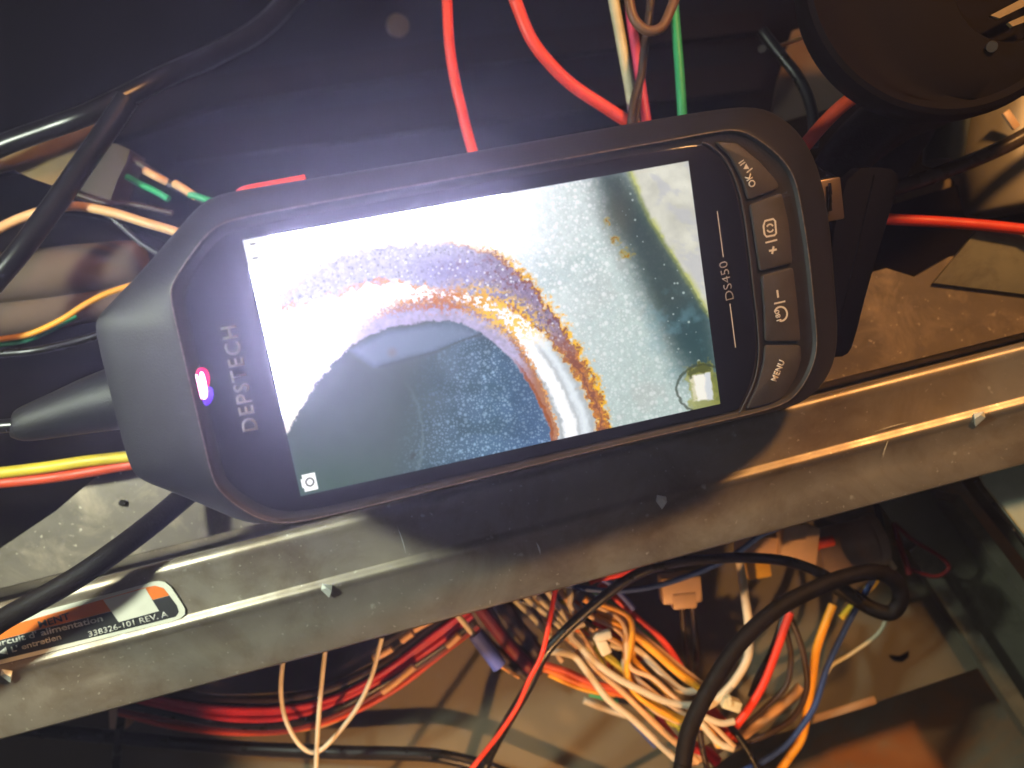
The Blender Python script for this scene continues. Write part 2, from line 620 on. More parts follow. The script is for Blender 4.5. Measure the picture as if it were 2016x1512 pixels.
text_on(STK, 'lettering', "MENT", (78, 1236), (139, 1218), 13, 0.70, MT['sblack'], stick, 0.02)
text_on(STK, 'lettering', "Circuit d' alimentation", (-18, 1276), (203, 1222), 12, 0.70, MT['sprint'], stick, 0.02)
text_on(STK, 'lettering', "\u25c4 L' entretien", (-2, 1291), (121, 1258), 11, 0.70, MT['sprint'], stick, 0.02)
text_on(STK, 'lettering', "338326-101 REV. A", (176, 1254), (332, 1213), 11, 0.76, MT['sprint'], stick, 0.015)

# shelf sheet behind the rail, cut back where dark sheets stand for shade
sh = []
z = -42
for px, py in ((-500, 1283), (0, 1158), (2016, 654), (2500, 533), (2300, 500), (2016, 490), (1870, 505), (1800, 545), (1745, 528), (1700, 540), (1560, 560), (900, 640), (300, 840), (205, 925), (110, 1006), (0, 1080), (-480, 1275)):
    sh.append(W(px, py, z))
top = len(sh)
shelf_v = sh + [p + Vector((0, 0, -1.5)) for p in sh]
shelf_f = [tuple(range(top))] + [tuple(range(2 * top - 1, top - 1, -1))] + [(i, i + top, (i + 1) % top + top, (i + 1) % top) for i in range(top)]
tag(mesh('metal_shelf', shelf_v, shelf_f, MT['shelf'], smooth=False), 'dusty flat metal shelf between the rail and the dark cavity, under the monitor', 'shelf')


def slab(name, pts, z, th, m, kind=None, label=None, cat=None, parent=None):
    v = [W(px, py, z) for px, py in pts]
    n = len(v)
    v += [p + Vector((0, 0, -th)) for p in v]
    f = [tuple(range(n)), tuple(range(2 * n - 1, n - 1, -1))] + [(i, i + n, (i + 1) % n + n, (i + 1) % n) for i in range(n)]
    o = mesh(name, v, f, m, parent, smooth=False)
    return tag(o, label, cat, None, kind)


def zquad(name, pts, m, kind=None, label=None, cat=None, th=1.5, parent=None):
    """sheet with its own height at every corner"""
    v = [W(*p) for p in pts]
    n = len(v)
    v += [p + Vector((0, 0, -th)) for p in v]
    f = [tuple(range(n)), tuple(range(2 * n - 1, n - 1, -1))] + [(i, i + n, (i + 1) % n + n, (i + 1) % n) for i in range(n)]
    o = mesh(name, v, f, m, parent, smooth=False)
    return tag(o, label, cat, None, kind)


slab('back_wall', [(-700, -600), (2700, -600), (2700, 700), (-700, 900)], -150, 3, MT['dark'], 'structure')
LOWER = True
slab('floor', [(-700, 1000), (1300, 900), (1790, 1085), (1940, 1310), (1600, 1424), (1480, 1460), (1200, 1640), (-700, 2000)], -112, 1.5, MT['floor'], 'structure')
slab('ground', [(-900, 800), (2900, 700), (2900, 2300), (-900, 2300)], -165, 3, MT['rust'], 'structure')
LOWER = False

# ------------------------------------------------------------------ handheld monitor
dev = empty('handheld_monitor')
dev.matrix_world = DEV.mat
tag(dev, 'black handheld inspection camera monitor with a lit colour screen lying on the rail', 'monitor')

OUTER = [(184, 645), (192, 622), (215, 600), (290, 520), (345, 455), (398, 396), (440, 380), (490, 371), (700, 337), (930, 299), (1200, 250), (1400, 216), (1480, 208), (1530, 222),
         (1575, 260), (1606, 312), (1625, 380), (1636, 450), (1645, 560), (1651, 640), (1648, 700), (1630, 745), (1600, 780), (1560, 802), (1440, 830), (1200, 882), (900, 952),
         (640, 1010), (540, 1030), (480, 1030), (420, 1004), (340, 970), (272, 945), (252, 915), (220, 790)]
RIM = [(331, 578), (340, 552), (362, 518), (396, 470), (425, 443), (462, 428), (700, 384), (905, 347), (1105, 312), (1315, 275), (1405, 258), (1450, 252), (1490, 268), (1544, 312),
       (1568, 352), (1580, 410), (1595, 505), (1604, 600), (1611, 670), (1606, 712), (1586, 756), (1558, 790), (1520, 806), (1440, 826), (1200, 881), (900, 954), (672, 1012), (570, 1033),
       (520, 1028), (470, 1002), (430, 968), (414, 936), (385, 810), (352, 670)]
FACE_IN = 1.35  # mm from rim crest to the recessed face


def radial(poly, N=240):
    """resample a closed outline by angle around a shared centre"""
    c = Vector((1.5, 0.0))
    out = []
    n = len(poly)
    for k in range(N):
        a = 2 * math.pi * k / N
        d = Vector((math.cos(a) * 1.75, math.sin(a)))
        best = None
        for i in range(n):
            p, q = poly[i] - c, poly[(i + 1) % n] - c
            e = q - p
            den = d.x * e.y - d.y * e.x
            if abs(den) < 1e-12:
                continue
            t = (p.x * e.y - p.y * e.x) / den
            s = (p.x * d.y - p.y * d.x) / den
            if t > 0 and -1e-9 <= s <= 1 + 1e-9 and (best is None or t > best):
                best = t
        out.append(c + d * best)
    return out


def offset_ring(r, d):
    n = len(r)
    out = []
    for i in range(n):
        t = (r[(i + 1) % n] - r[i - 1]).normalized()
        out.append(r[i] + Vector((-t.y, t.x)) * d)
    return out


rim = radial(chaikin([DEV.loc(x, y, 0).to_2d() for x, y in RIM], 3))
outr = radial(chaikin([DEV.loc(x, y, -10).to_2d() for x, y in OUTER], 3))
NR = len(rim)


def mix(a, b, k):
    return [p * (1 - k) + q * k for p, q in zip(a, b)]


rings = [(offset_ring(outr, 9), -23.0), (offset_ring(outr, 2.6), -22.6), (offset_ring(outr, 0.9), -21), (offset_ring(outr, 0.15), -17), (outr, -11.2), (offset_ring(outr, 0.02), -10.4),
         (mix(outr, rim, 0.06), -9.4), (mix(outr, rim, 0.14), -8.3), (mix(outr, rim, 0.55), -4.2), (mix(outr, rim, 0.90), -0.75), (mix(outr, rim, 0.985), -0.15), (offset_ring(rim, 0.10), 0.0),
         (offset_ring(rim, 0.34), -0.02), (offset_ring(rim, 0.55), -0.2), (offset_ring(rim, 0.8), -0.62), (offset_ring(rim, 1.1), -0.8), (offset_ring(rim, 3.0), -0.82)]
vs, fs = [], []
for ring, h in rings:
    for p in ring:
        vs.append((p.x, p.y, h))
for r_ in range(len(rings) - 1):
    for i in range(NR):
        j = (i + 1) % NR
        fs.append((r_ * NR + i, r_ * NR + j, (r_ + 1) * NR + j, (r_ + 1) * NR + i))
fs.append(tuple((len(rings) - 1) * NR + i for i in range(NR)))
fs.append(tuple(range(NR - 1, -1, -1)))
mesh('housing', vs, fs, MT['housing'], dev)


crest = [Vector((p.x, p.y, -0.06)) for p in offset_ring(rim, 0.2)]
v_, f_ = tube_data(crest + crest[:2], [0.17] * (NR + 2), 8, cap=False)
mesh('rim_edge_highlight', v_, f_, MT['rim_glint'], dev)


def dprism(name, pts, h0, h1, m, parent=dev, bev=0.3, rounds=1, smooth=False):
    q = [DEV.loc(x, y, h1).to_2d() for x, y in pts]
    if rounds == 'key':
        q = fillet(q, 0.9)
    else:
        q = [Vector((p.x, p.y)) for p in (chaikin(q, rounds) if rounds else q)]
    return prism(name, q, h0, h1, m, parent, bev, smooth)


# front glass: follows the rim on three sides, curved edge against the keys
GL = [(362, 590), (372, 548), (400, 505), (440, 462), (480, 447), (700, 405), (905, 368), (1105, 332), (1315, 294), (1370, 285), (1392, 288), (1425, 318), (1448, 372), (1462, 440),
      (1470, 500), (1478, 570), (1487, 640), (1489, 700), (1479, 752), (1458, 798), (1452, 808), (1200, 864), (900, 936), (690, 987), (590, 1008), (540, 1005), (490, 982), (450, 950), (438, 920), (405, 780), (380, 665)]
dprism('front_glass', GL, -0.9, -0.30, MT['glass'], bev=0.12, rounds=2)
# thin trim line along the curved edge of the glass
edge = [(1383, 281), (1400, 287), (1430, 317), (1454, 371), (1468, 440), (1476, 500), (1484, 570), (1492, 640), (1494, 702), (1484, 754), (1464, 798), (1457, 812)]
pth = [Vector(p) for p in catmull([tuple(DEV.loc(x, y, -0.45)) for x, y in edge], 8)]
v_, f_ = tube_data(pth, [0.22] * len(pth), 8)
mesh('trim', v_, f_, MT['button'], dev)

# keys
B1 = [(1409, 279), (1452, 282), (1497, 319), (1531, 358), (1534, 371), (1474, 394), (1462, 352), (1438, 306)]
B2 = [(1477, 403), (1540, 380), (1554, 442), (1561, 518), (1497, 534), (1489, 478)]
B3 = [(1500, 543), (1562, 526), (1571, 600), (1577, 672), (1507, 672), (1506, 610)]
B4 = [(1507, 680), (1577, 680), (1579, 706), (1568, 742), (1546, 778), (1524, 792), (1470, 806), (1492, 760), (1504, 716)]
keys = []
for B in (B1, B2, B3, B4):
    keys.append(dprism('key', B, -0.8, 0.05, MT['button'], bev=0.28, rounds='key'))


def dtext(s, p0, p1, hpx, parent=dev, h=0.07, m=MT['print'], bold=0.0, spacing=1.0, name='lettering'):
    return text_on(DEV, name, s, p0, p1, hpx, h, m, parent, bold, spacing)


def dstroke(name, pts, width, h, m, parent, closed=False):
    """flat printed line of constant width (mm) along pixel points"""
    q = [DEV.loc(x, y, h).to_2d() for x, y in pts]
    n = len(q)
    vs, fs = [], []
    for i in range(n):
        a = q[(i - 1) % n] if closed else q[max(i - 1, 0)]
        b = q[(i + 1) % n] if closed else q[min(i + 1, n - 1)]
        t = (b - a).normalized()
        nn = Vector((-t.y, t.x)) * width / 2
        vs += [(*(q[i] + nn), h), (*(q[i] - nn), h), (*(q[i] + nn), h + 0.05), (*(q[i] - nn), h + 0.05)]
    for i in range(n if closed else n - 1):
        j = (i + 1) % n
        a, b = i * 4, j * 4
        fs += [(a + 2, a + 3, b + 3, b + 2), (a, b, b + 1, a + 1), (a, a + 2, b + 2, b), (a + 1, b + 1, b + 3, a + 3)]
    if not closed:
        fs += [(0, 1, 3, 2), ((n - 1) * 4, (n - 1) * 4 + 2, (n - 1) * 4 + 3, (n - 1) * 4 + 1)]
    return mesh(name, vs, fs, m, parent, smooth=False)


# key 1: OK | play/pause, turned
dtext("OK", (1489, 364), (1477, 340), 14, keys[0], bold=0.012)
dstroke('symbol', [(1470, 340), (1481, 331)], 0.26, 0.07, MT['print'], keys[0])
dprism('symbol', [(1464, 333), (1475, 332), (1469, 322)], 0.05, 0.12, MT['print'], keys[0], bev=0, rounds=0)
dstroke('symbol', [(1457, 326), (1467, 319)], 0.22, 0.07, MT['print'], keys[0])
dstroke('symbol', [(1454, 322), (1464, 315)], 0.22, 0.07, MT['print'], keys[0])
# key 2: rotate picture | +
dstroke('symbol', [(1503, 445), (1506, 435), (1522, 431), (1526, 435), (1528, 459), (1525, 463), (1509, 466), (1505, 461)], 0.42, 0.07, MT['print'], keys[1], True)


def arc(cx, cy, r, a0, a1, n=14, ry=None):
    ry = ry or r
    return [(cx + r * math.cos(math.radians(a0 + (a1 - a0) * i / n)), cy + ry * math.sin(math.radians(a0 + (a1 - a0) * i / n))) for i in range(n + 1)]


dstroke('symbol', arc(1516, 449, 6.5, 20, 150, 10, 7.5), 0.34, 0.07, MT['print'], keys[1])
dstroke('symbol', arc(1516, 449, 6.5, 200, 330, 10, 7.5), 0.34, 0.07, MT['print'], keys[1])
dstroke('symbol', [(1507, 478), (1530, 472)], 0.38, 0.07, MT['print'], keys[1])
dstroke('symbol', [(1520, 500), (1523, 485)], 0.46, 0.07, MT['print'], keys[1])
dstroke('symbol', [(1514, 494), (1529, 491)], 0.46, 0.075, MT['print'], keys[1])
# key 3: minus | mirror 180
dstroke('symbol', [(1530, 571), (1532, 586)], 0.46, 0.07, MT['print'], keys[2])
dstroke('symbol', [(1524, 598), (1546, 593)], 0.38, 0.07, MT['print'], keys[2])
dstroke('symbol', arc(1537, 618, 12.5, -165, 100, 20, 14), 0.42, 0.07, MT['print'], keys[2])
dtext("180", (1538, 630), (1533, 609), 10, keys[2], bold=0.02)
dtext("MENU", (1528, 752), (1545, 712), 13, keys[3], bold=0.03, spacing=1.05)
dtext("DEPSTECH", (508, 846), (464, 640), 28, m=MT['grey_print'], h=-0.28, bold=0.012, spacing=1.15)
dtext("DS450", (1445, 588), (1431, 513), 18, m=MT['faint'], h=-0.28, bold=-0.012)
dstroke('line', [(1437, 598), (1448, 684)], 0.2, -0.29, MT['print'], dev)
dstroke('line', [(1412, 416), (1424, 506)], 0.16, -0.29, MT['print'], dev)

# indicator light core, with glowing red and blue pieces painted as its halo
dprism('indicator_and_halo', [(383, 733), (394, 722), (408, 726), (414, 742), (412, 762), (402, 790), (394, 786)], -0.85, -0.24, MT['halo_red'], bev=0.1, rounds=2)
dprism('indicator_and_halo', [(394, 768), (416, 758), (422, 776), (416, 794), (402, 802)], -0.85, -0.21, MT['halo_blue'], bev=0.1, rounds=2)
dprism('indicator_and_halo', [(391, 732), (402, 733), (410, 778), (402, 788), (396, 782)], -0.8, -0.12, MT['led'], bev=0.1, rounds=2)
dprism('indicator_and_halo', [(385, 738), (388, 738), (398, 780), (396, 786)], -0.8, -0.12, MT['led'], bev=0.05, rounds=0)

# memory card slot and folding stand at the right-hand end
pv = []
v_, f_ = box_data(DEV.loc(1640, 392, -12) + Vector((-1.5, 0, -0.5)), 3.2, 5.2, 2.2, (1, 0, 0), (0, 1, 0), (0, 0, 1), 0.4)
mesh('card_port', v_, f_, MT['card'], dev, smooth=False)
for k in range(3):
    v_, f_ = box_data(DEV.loc(1634, 372 + k * 16, -9.6) + Vector((0, 0, 0.12)), 0.35, 1.4, 0.1, (1, 0, 0), (0, 1, 0), (0, 0, 1), 0.0)
    mesh('rib', v_, f_, MT['stand'], dev, smooth=False)
ST = [(1676, 330), (1752, 328), (1772, 345), (1768, 372), (1712, 560), (1682, 680), (1668, 702), (1640, 704), (1630, 690), (1630, 560), (1646, 420)]
q = [DEV.loc(x, y, -17).to_2d() for x, y in ST]
stand = prism('folding_stand', chaikin([Vector(p) for p in q], 1), -21.5, -17, MT['stand'], dev, 0.7)
q2 = [(1704, 345), (1728, 342), (1680, 560), (1655, 660), (1648, 620), (1660, 500)]
v_, f_ = tube_data([DEV.loc(x, y, -16.9) for x, y in ((1722, 345), (1700, 440), (1672, 560), (1652, 640))], [0.35] * 4, 8)
mesh('seam', v_, f_, MT['stand'], stand)

# ------------------------------------------------------------------ picture shown on the display (computed, then used as its emission)
SW, SH = 1190, 682
disp = [DEV.loc(x, y, -0.28).to_2d() for x, y in corners]
A0 = np.array([list(p) for p in disp])      # TL TR BR BL in device mm


def bil(s, t):
    return (A0[0] * ((1 - s) * (1 - t))[..., None] + A0[1] * (s * (1 - t))[..., None] + A0[2] * (s * t)[..., None] + A0[3] * ((1 - s) * t)[..., None])


S, T = np.meshgrid((np.arange(SW) + .5) / SW, (np.arange(SH) + .5) / SH)
loc2 = bil(S, T)
R3 = np.array(DEV.mat.to_3x3())
wp = loc2[..., 0:1] * R3[:, 0] + loc2[..., 1:2] * R3[:, 1] + np.array(DEV.o) + R3[:, 2] * -0.28
dd = CAMZ - wp[..., 2]
X = CX + wp[..., 0] / dd * FPX
Y = CY - wp[..., 1] / dd * FPX


def vnoise(scale, octs=4, seed=0, gain=0.55, ax=1.0, rot=0.0):
    r = np.random.default_rng(seed)
    tot = np.zeros_like(X)
    amp, norm = 1.0, 0.0
    c, s = math.cos(rot), math.sin(rot)
    XX, YY = (X * c + Y * s) / ax, (-X * s + Y * c)
    for o in range(octs):
        g = r.random((512, 512))
        u, v = XX / scale + 37.3 * o, YY / scale + 11.7 * o
        iu, iv = np.floor(u).astype(int), np.floor(v).astype(int)
        fu, fv = u - iu, v - iv
        fu, fv = fu * fu * (3 - 2 * fu), fv * fv * (3 - 2 * fv)
        a, b = g[iv % 512, iu % 512], g[iv % 512, (iu + 1) % 512]
        c_, d_ = g[(iv + 1) % 512, iu % 512], g[(iv + 1) % 512, (iu + 1) % 512]
        tot += amp * ((a * (1 - fu) + b * fu) * (1 - fv) + (c_ * (1 - fu) + d_ * fu) * fv)
        norm += amp
        amp *= gain
        scale /= 2
    return tot / norm


def dots(cell, rmin, rmax, seed, dens=1.0, soft=0.5):
    """scattered round specks with soft edges"""
    r = np.random.default_rng(seed)
    N = 400
    jx, jy, rr_, on = r.random((N, N)), r.random((N, N)), r.random((N, N)), r.random((N, N))
    iu, iv = np.floor(X / cell).astype(int), np.floor(Y / cell).astype(int)
    best = np.zeros(X.shape)
    for dy in (-1, 0, 1):
        for dx in (-1, 0, 1):
            a, b = (iv + dy) % N, (iu + dx) % N
            d = np.hypot(X - (iu + dx + jx[a, b]) * cell, Y - (iv + dy + jy[a, b]) * cell)
            rad = rmin + (rmax - rmin) * rr_[a, b] ** 2
            best = np.maximum(best, np.clip((rad - d) / (rad * soft) + 0, 0, 1) * (on[a, b] < dens) * (0.5 + 0.5 * rr_[a, b]))
    return best


def pdist(pts, closed=False, x=None, y=None):
    x = X if x is None else x
    y = Y if y is None else y
    best = np.full(X.shape, 1e9)
    n = len(pts)
    for i in range(n if closed else n - 1):
        (ax, ay), (bx, by) = pts[i], pts[(i + 1) % n]
        dx, dy = bx - ax, by - ay
        t = np.clip(((x - ax) * dx + (y - ay) * dy) / (dx * dx + dy * dy), 0, 1)
        best = np.minimum(best, np.hypot(x - ax - t * dx, y - ay - t * dy))
    return best


def inside(pts, x=None, y=None):
    x = X if x is None else x
    y = Y if y is None else y
    r = np.zeros(X.shape, bool)
    n = len(pts)
    for i in range(n):
        (ax, ay), (bx, by) = pts[i], pts[(i + 1) % n]
        if ay == by:
            continue
        r ^= ((ay > y) != (by > y)) & (x < (bx - ax) * (y - ay) / (by - ay) + ax)
    return r


def sdf(pts, x=None, y=None):
    d = pdist(pts, True, x, y)
    return np.where(inside(pts, x, y), -d, d)


def sm(a, b, v):
    t = np.clip((v - a) / (b - a), 0, 1)
    return t * t * (3 - 2 * t)


def cmr(pts, n=6):
    return [tuple(p) for p in catmull(pts, n)]


def rgb(r, g, b):
    return np.array([(c / 255.0) ** 2.2 for c in (r, g, b)])


img = np.zeros(X.shape + (3,))


WH = np.zeros(X.shape)      # how far each point is burnt out to white


def lay(c, a):
    global img, WH
    c = np.asarray(c)
    a = np.asarray(a, float)
    WH = WH * (1 - a) + (a if c.ndim == 1 and c[0] >= 1.15 else 0)
    c = np.minimum(c, 1.15) if c.ndim == 1 else c
    img = img * (1 - a[..., None]) + c * a[..., None]


nb = vnoise(90, 5, 1)
nf_ = vnoise(7, 3, 2)
nff = vnoise(3.2, 2, 3)
nm = vnoise(22, 4, 4)
wob = vnoise(9, 3, 5) - 0.5
wob2 = vnoise(9, 3, 6) - 0.5
Xw, Yw = X + wob * 26, Y + wob2 * 26

# pale speckled metal everywhere
g = sm(980, 1330, X + 0.15 * (Y - 500))
base = (1 - g)[..., None] * rgb(232, 240, 240) + g[..., None] * rgb(186, 203, 197)
img[:] = base
lay(rgb(140, 172, 172), sm(0.45, 0.8, nb) * 0.4)
lay(rgb(190, 190, 185), sm(0.52, 0.70, vnoise(60, 4, 9)) * 0.4 * sm(1100, 1250, X))
img *= (0.86 + 0.28 * vnoise(6, 3, 61))[..., None]
# droplets
sp = np.maximum(dots(13, 2.0, 6.0, 12, 0.75), 0.75 * dots(7, 1.2, 3.4, 13, 0.9)) * (0.35 + 0.65 * sm(1500, 950, X + (Y - 400) * 0.6))
lay(rgb(255, 255, 255) * 1.1, sp * 0.85)
# dark teal band beside the bright corner
band = [(1172, 330), (1226, 338), (1395, 606), (1425, 830), (1390, 740), (1330, 680), (1290, 610), (1240, 500), (1195, 410)]
d = sdf(band, X + wob * 8, Y + wob2 * 8)
lay(rgb(60, 82, 76), sm(46, -16, d) * (0.90 + 0.15 * (nb - .5)))
lay(rgb(34, 52, 52), sm(8, -30, d) * 0.6)
lay(rgb(92, 90, 70), sm(50, 0, np.hypot((X - 1215), (Y - 430) * 0.55)) * 0.45)
lay(rgb(40, 78, 84), sm(60, -10, sdf([(1330, 640), (1400, 610), (1415, 730), (1350, 720)])) * 0.55)
lay(rgb(120, 165, 178), 0.6 * sm(0.45, 0.8, vnoise(26, 4, 21)) * sm(70, 0, sdf([(1290, 600), (1400, 660), (1410, 720), (1300, 700)])) * 0.55)
lay(rgb(190, 208, 203), dots(16, 1.2, 3.2, 22, 0.35) * sm(30, -20, d) * 0.8)
for cx_, cy_, r_ in ((1196, 436, 7), (1211, 471, 7), (1229, 500, 10), (1238, 497, 8)):
    lay(rgb(170, 150, 30), sm(r_ * 1.6, 0, np.hypot(Xw - cx_, Yw - cy_)) * 0.9)
    lay(rgb(150, 80, 20), sm(r_ * .6, 0, np.hypot(Xw - cx_, Yw - cy_)))
# bright corner
tri = [(1222, 300), (1500, 250), (1440, 680), (1392, 612), (1330, 510), (1280, 430)]
dt = sdf(tri, X + wob * 4, Y + wob2 * 4)
lay(rgb(150, 160, 70), sm(11, -2, dt) * 0.75)
lay(rgb(226, 224, 208) * (0.76 + 0.45 * (vnoise(34, 5, 31) - .2))[..., None], sm(3, -7, dt))
lay(rgb(190, 190, 196), sm(0.52, 0.66, vnoise(28, 4, 33, ax=1.8, rot=0.5)) * sm(0, -18, dt) * 0.6)
lay(rgb(196, 200, 110), sm(-14, 0, dt) * (dt < 0) * sm(0.35, 0.6, nm) * 0.8)
# burnt-out white on the left
wmask = sm(1115, 965, X + (Y - 420) * 0.25 + wob * 40)
lay(rgb(255, 255, 255) * 3, wmask)

# outer scale crust (lavender) with rusty rims
outer = cmr([(548, 582), (575, 560), (620, 528), (660, 508), (720, 490), (790, 480), (860, 482), (915, 485), (965, 498), (1010, 528), (1045, 562), (1075, 605), (1105, 645), (1135, 690), (1158, 735), (1178, 780), (1192, 830), (1196, 870)])
inner = cmr([(1178, 870), (1172, 820), (1150, 765), (1122, 715), (1092, 678), (1058, 646), (1018, 612), (975, 590), (930, 580), (880, 575), (830, 566), (780, 556), (735, 556), (690, 570), (640, 588), (590, 600), (556, 602)])
crust = outer + inner
dc = sdf(crust, Xw, Yw)
ysh = vnoise(5, 3, 41)
rightness = sm(820, 1040, X)
# yellow fringes just outside
lay(rgb(236, 182, 40) * (0.55 + 0.9 * ysh)[..., None], sm(17, 2, dc + (0.5 - ysh) * 22 - 7 * dots(12, 2, 7, 48, 0.7)) * (0.12 + 0.88 * rightness))
lay(rgb(150, 84, 50), sm(5, -1, dc + (0.5 - nff) * 14) * (0.25 + 0.75 * rightness))
lav = (1 - rightness)[..., None] * rgb(196, 194, 214) + rightness[..., None] * rgb(150, 132, 158)
lav = lav * (0.45 + 1.05 * vnoise(7, 3, 43, gain=0.8, rot=0.6))[..., None]
lav = lav * (1 - 0.45 * dots(8, 1.5, 4.0, 46, 0.6))[..., None]
lay(lav, sm(0, -7, dc))
lay(rgb(140, 132, 190), sm(120, 20, np.hypot((X - 880), (Y - 535) * 2.4)) * sm(-2, -12, dc) * 0.55)
lay(rgb(255, 255, 255), dots(9, 1.2, 3.6, 44, 0.6) * sm(-2, -8, dc) * 0.8)
lay(rgb(120, 60, 50), sm(0.56, 0.72, vnoise(8, 3, 45)) * sm(0, -4, dc) * rightness * 0.75)
narrow = sm(640, 720, Y) * sm(1060, 1100, X)
lay(rgb(196, 120, 40) * (0.5 + ysh)[..., None], narrow * sm(4, -3, dc) * 0.85)
lay(rgb(120, 60, 50), narrow * sm(-4, -9, dc) * 0.8)
# lower rim of the crust, orange on the left too
dinn = pdist([p for p in inner if p[0] < 1060], False, Xw, Yw)
lay(rgb(214, 130, 40) * (0.6 + 0.8 * ysh)[..., None], sm(8, 1, dinn) * sm(0.35, 0.5, nm) * 0.85)
dtwig = pdist([(556, 596), (612, 515)], False, X + wob * 6, Y)
dtw2 = pdist([(566, 590), (618, 522)], False, X + wob * 6, Y)
lay(rgb(200, 180, 110), sm(5, 1, np.minimum(dtwig, dtw2)) * 0.7)

# inner scale ring round the bore
hole = cmr([(560, 1100), (555, 880), (568, 848), (590, 804), (625, 752), (665, 706), (700, 674), (740, 654), (790, 640), (840, 632), (890, 632), (930, 646), (965, 668), (1000, 700), (1030, 738), (1055, 778), (1073, 820), (1086, 866), (1100, 1100)])
dh = sdf(hole, X + wob * 10, Y + wob2 * 10)
topness = sm(690, 760, X)
wid = 12 + 30 * sm(640, 780, X) * sm(1120, 960, X)
lay(rgb(255, 255, 255) * 2.2, sm(120, 70, dh) * sm(1010, 940, X) * sm(-2, 6, dc) * (Y > 560))
# cylinder wall between the two rings, lower right
cyl = sm(0, 12, dh) * sm(0, 10, dc) * sm(950, 1040, X) * (Y > 600) * sm(115, 80, dh)
str_ = 0.5 + 0.5 * np.sin(dh * 0.21)
lay((rgb(205, 212, 216)[None, None] * (0.75 + 0.6 * str_[..., None])), cyl)
lay(rgb(255, 255, 255) * 2, cyl * sm(18, 8, np.abs(dh - 40)) * 0.8)
lay(rgb(255, 255, 255) * 2.4, sm(70, 10, np.hypot((X - 1040) * 0.8, (Y - 640))) * sm(4, 16, dh) * sm(0, 10, dc) * 0.9)
rin = dh / wid
lay(rgb(214, 150, 66) * (0.6 + 0.9 * ysh)[..., None], 0.9 * sm(1.35, 0.9, rin + (0.5 - ysh) * 1.0) * (dh > -3) * (0.15 + 0.85 * sm(690, 800, X)))
lay(rgb(156, 96, 84), 0.75 * sm(1.02, 0.8, rin + (0.5 - nff) * .8) * (dh > -3) * sm(680, 760, X) * 0.9)
lay((rgb(188, 178, 208) * (0.62 + 0.7 * vnoise(7, 3, 47))[..., None]), sm(0.78, 0.5, rin + (0.5 - nff) * .5) * (dh > -3) * sm(660, 740, X) * sm(1060, 1010, X))
lay(rgb(236, 190, 50) * (0.6 + 0.9 * ysh)[..., None], sm(70, 20, np.hypot((X - 985) * 0.55, (Y - 612) * 1.15 - (X - 985) * 0.45)) * sm(0.42, 0.56, ysh) * sm(8, 20, dh) * 0.95)
lay(rgb(198, 110, 40), sm(60, 20, np.hypot((X - 880) * 0.5, (Y - 592) * 1.6)) * sm(0.5, 0.62, ysh) * 0.8)

# the bore
hx = sm(780, 1000, X + (Y - 760) * 0.15)
hb = (1 - hx)[..., None] * rgb(80, 98, 94) + hx[..., None] * rgb(84, 118, 146)
hb = hb * (0.92 + 0.3 * (nb - 0.5))[..., None]
ins = sm(2, -4, dh)
lay(hb, ins)
lay(rgb(70, 96, 80), ins * sm(820, 940, Y - X * 0.02) * sm(820, 640, X) * 0.7)
lay(rgb(84, 152, 154), ins * sm(-40, 60, Y - (1010 - (X - 690) * 0.27)) * sm(760, 860, X) * 0.75)
lay(rgb(150, 184, 210), ins * hx * 1.3 * np.maximum(dots(9, 1.6, 4.2, 51, 0.8), dots(5.5, 1.0, 2.6, 53, 0.9) * 0.8) * (0.45 + 0.8 * (nb > 0) * vnoise(50, 3, 54)))
lay(rgb(44, 72, 74), ins * sm(800, 880, X) * sm(0.42, 0.72, vnoise(40, 3, 52)) * 0.5)
lay(rgb(70, 96, 150), ins * sm(960, 1060, X) * 0.35)
wedge = [(745, 716), (760, 655), (840, 640), (920, 640), (965, 668), (930, 652), (880, 680), (820, 698)]
dw = sdf([(690, 690), (760, 650), (900, 632), (960, 660), (900, 672), (850, 694), (790, 706), (735, 722)], X + wob * 4, Y + wob2 * 4)
lay(rgb(124, 142, 166), ins * sm(8, -12, dw) * 0.85)
lay(rgb(58, 74, 76), ins * sm(5, 0, pdist([(748, 722), (800, 708), (860, 692), (905, 672), (955, 655)])) * 0.7)
lay(rgb(116, 110, 90), ins * sm(16, 0, np.hypot(X - 772, Y - 694)) * 0.6)
lay(rgb(118, 142, 142), ins * sm(5, 0, np.abs(np.hypot((X - 660), (Y - 860) * 0.92) - 172 - 10 * wob)) * sm(740, 800, Y) * sm(700, 780, X) * 0.45)
lay(rgb(60, 66, 52), ins * sm(9, 2, np.hypot((X - 812) * 1.0 + (Y - 898) * 0.5, (Y - 898) * 0.8)) * 0.6)
lay(rgb(48, 62, 66), ins * sm(-22, 0, dh) * sm(560, 760, X) * sm(1060, 900, X) * 0.45)
# rusty lip low on the right of the bore
lay(rgb(160, 84, 36) * (0.7 + 0.6 * ysh)[..., None], sm(5, 1, np.abs(dh - 3)) * sm(1000, 1040, X) * 0.9)

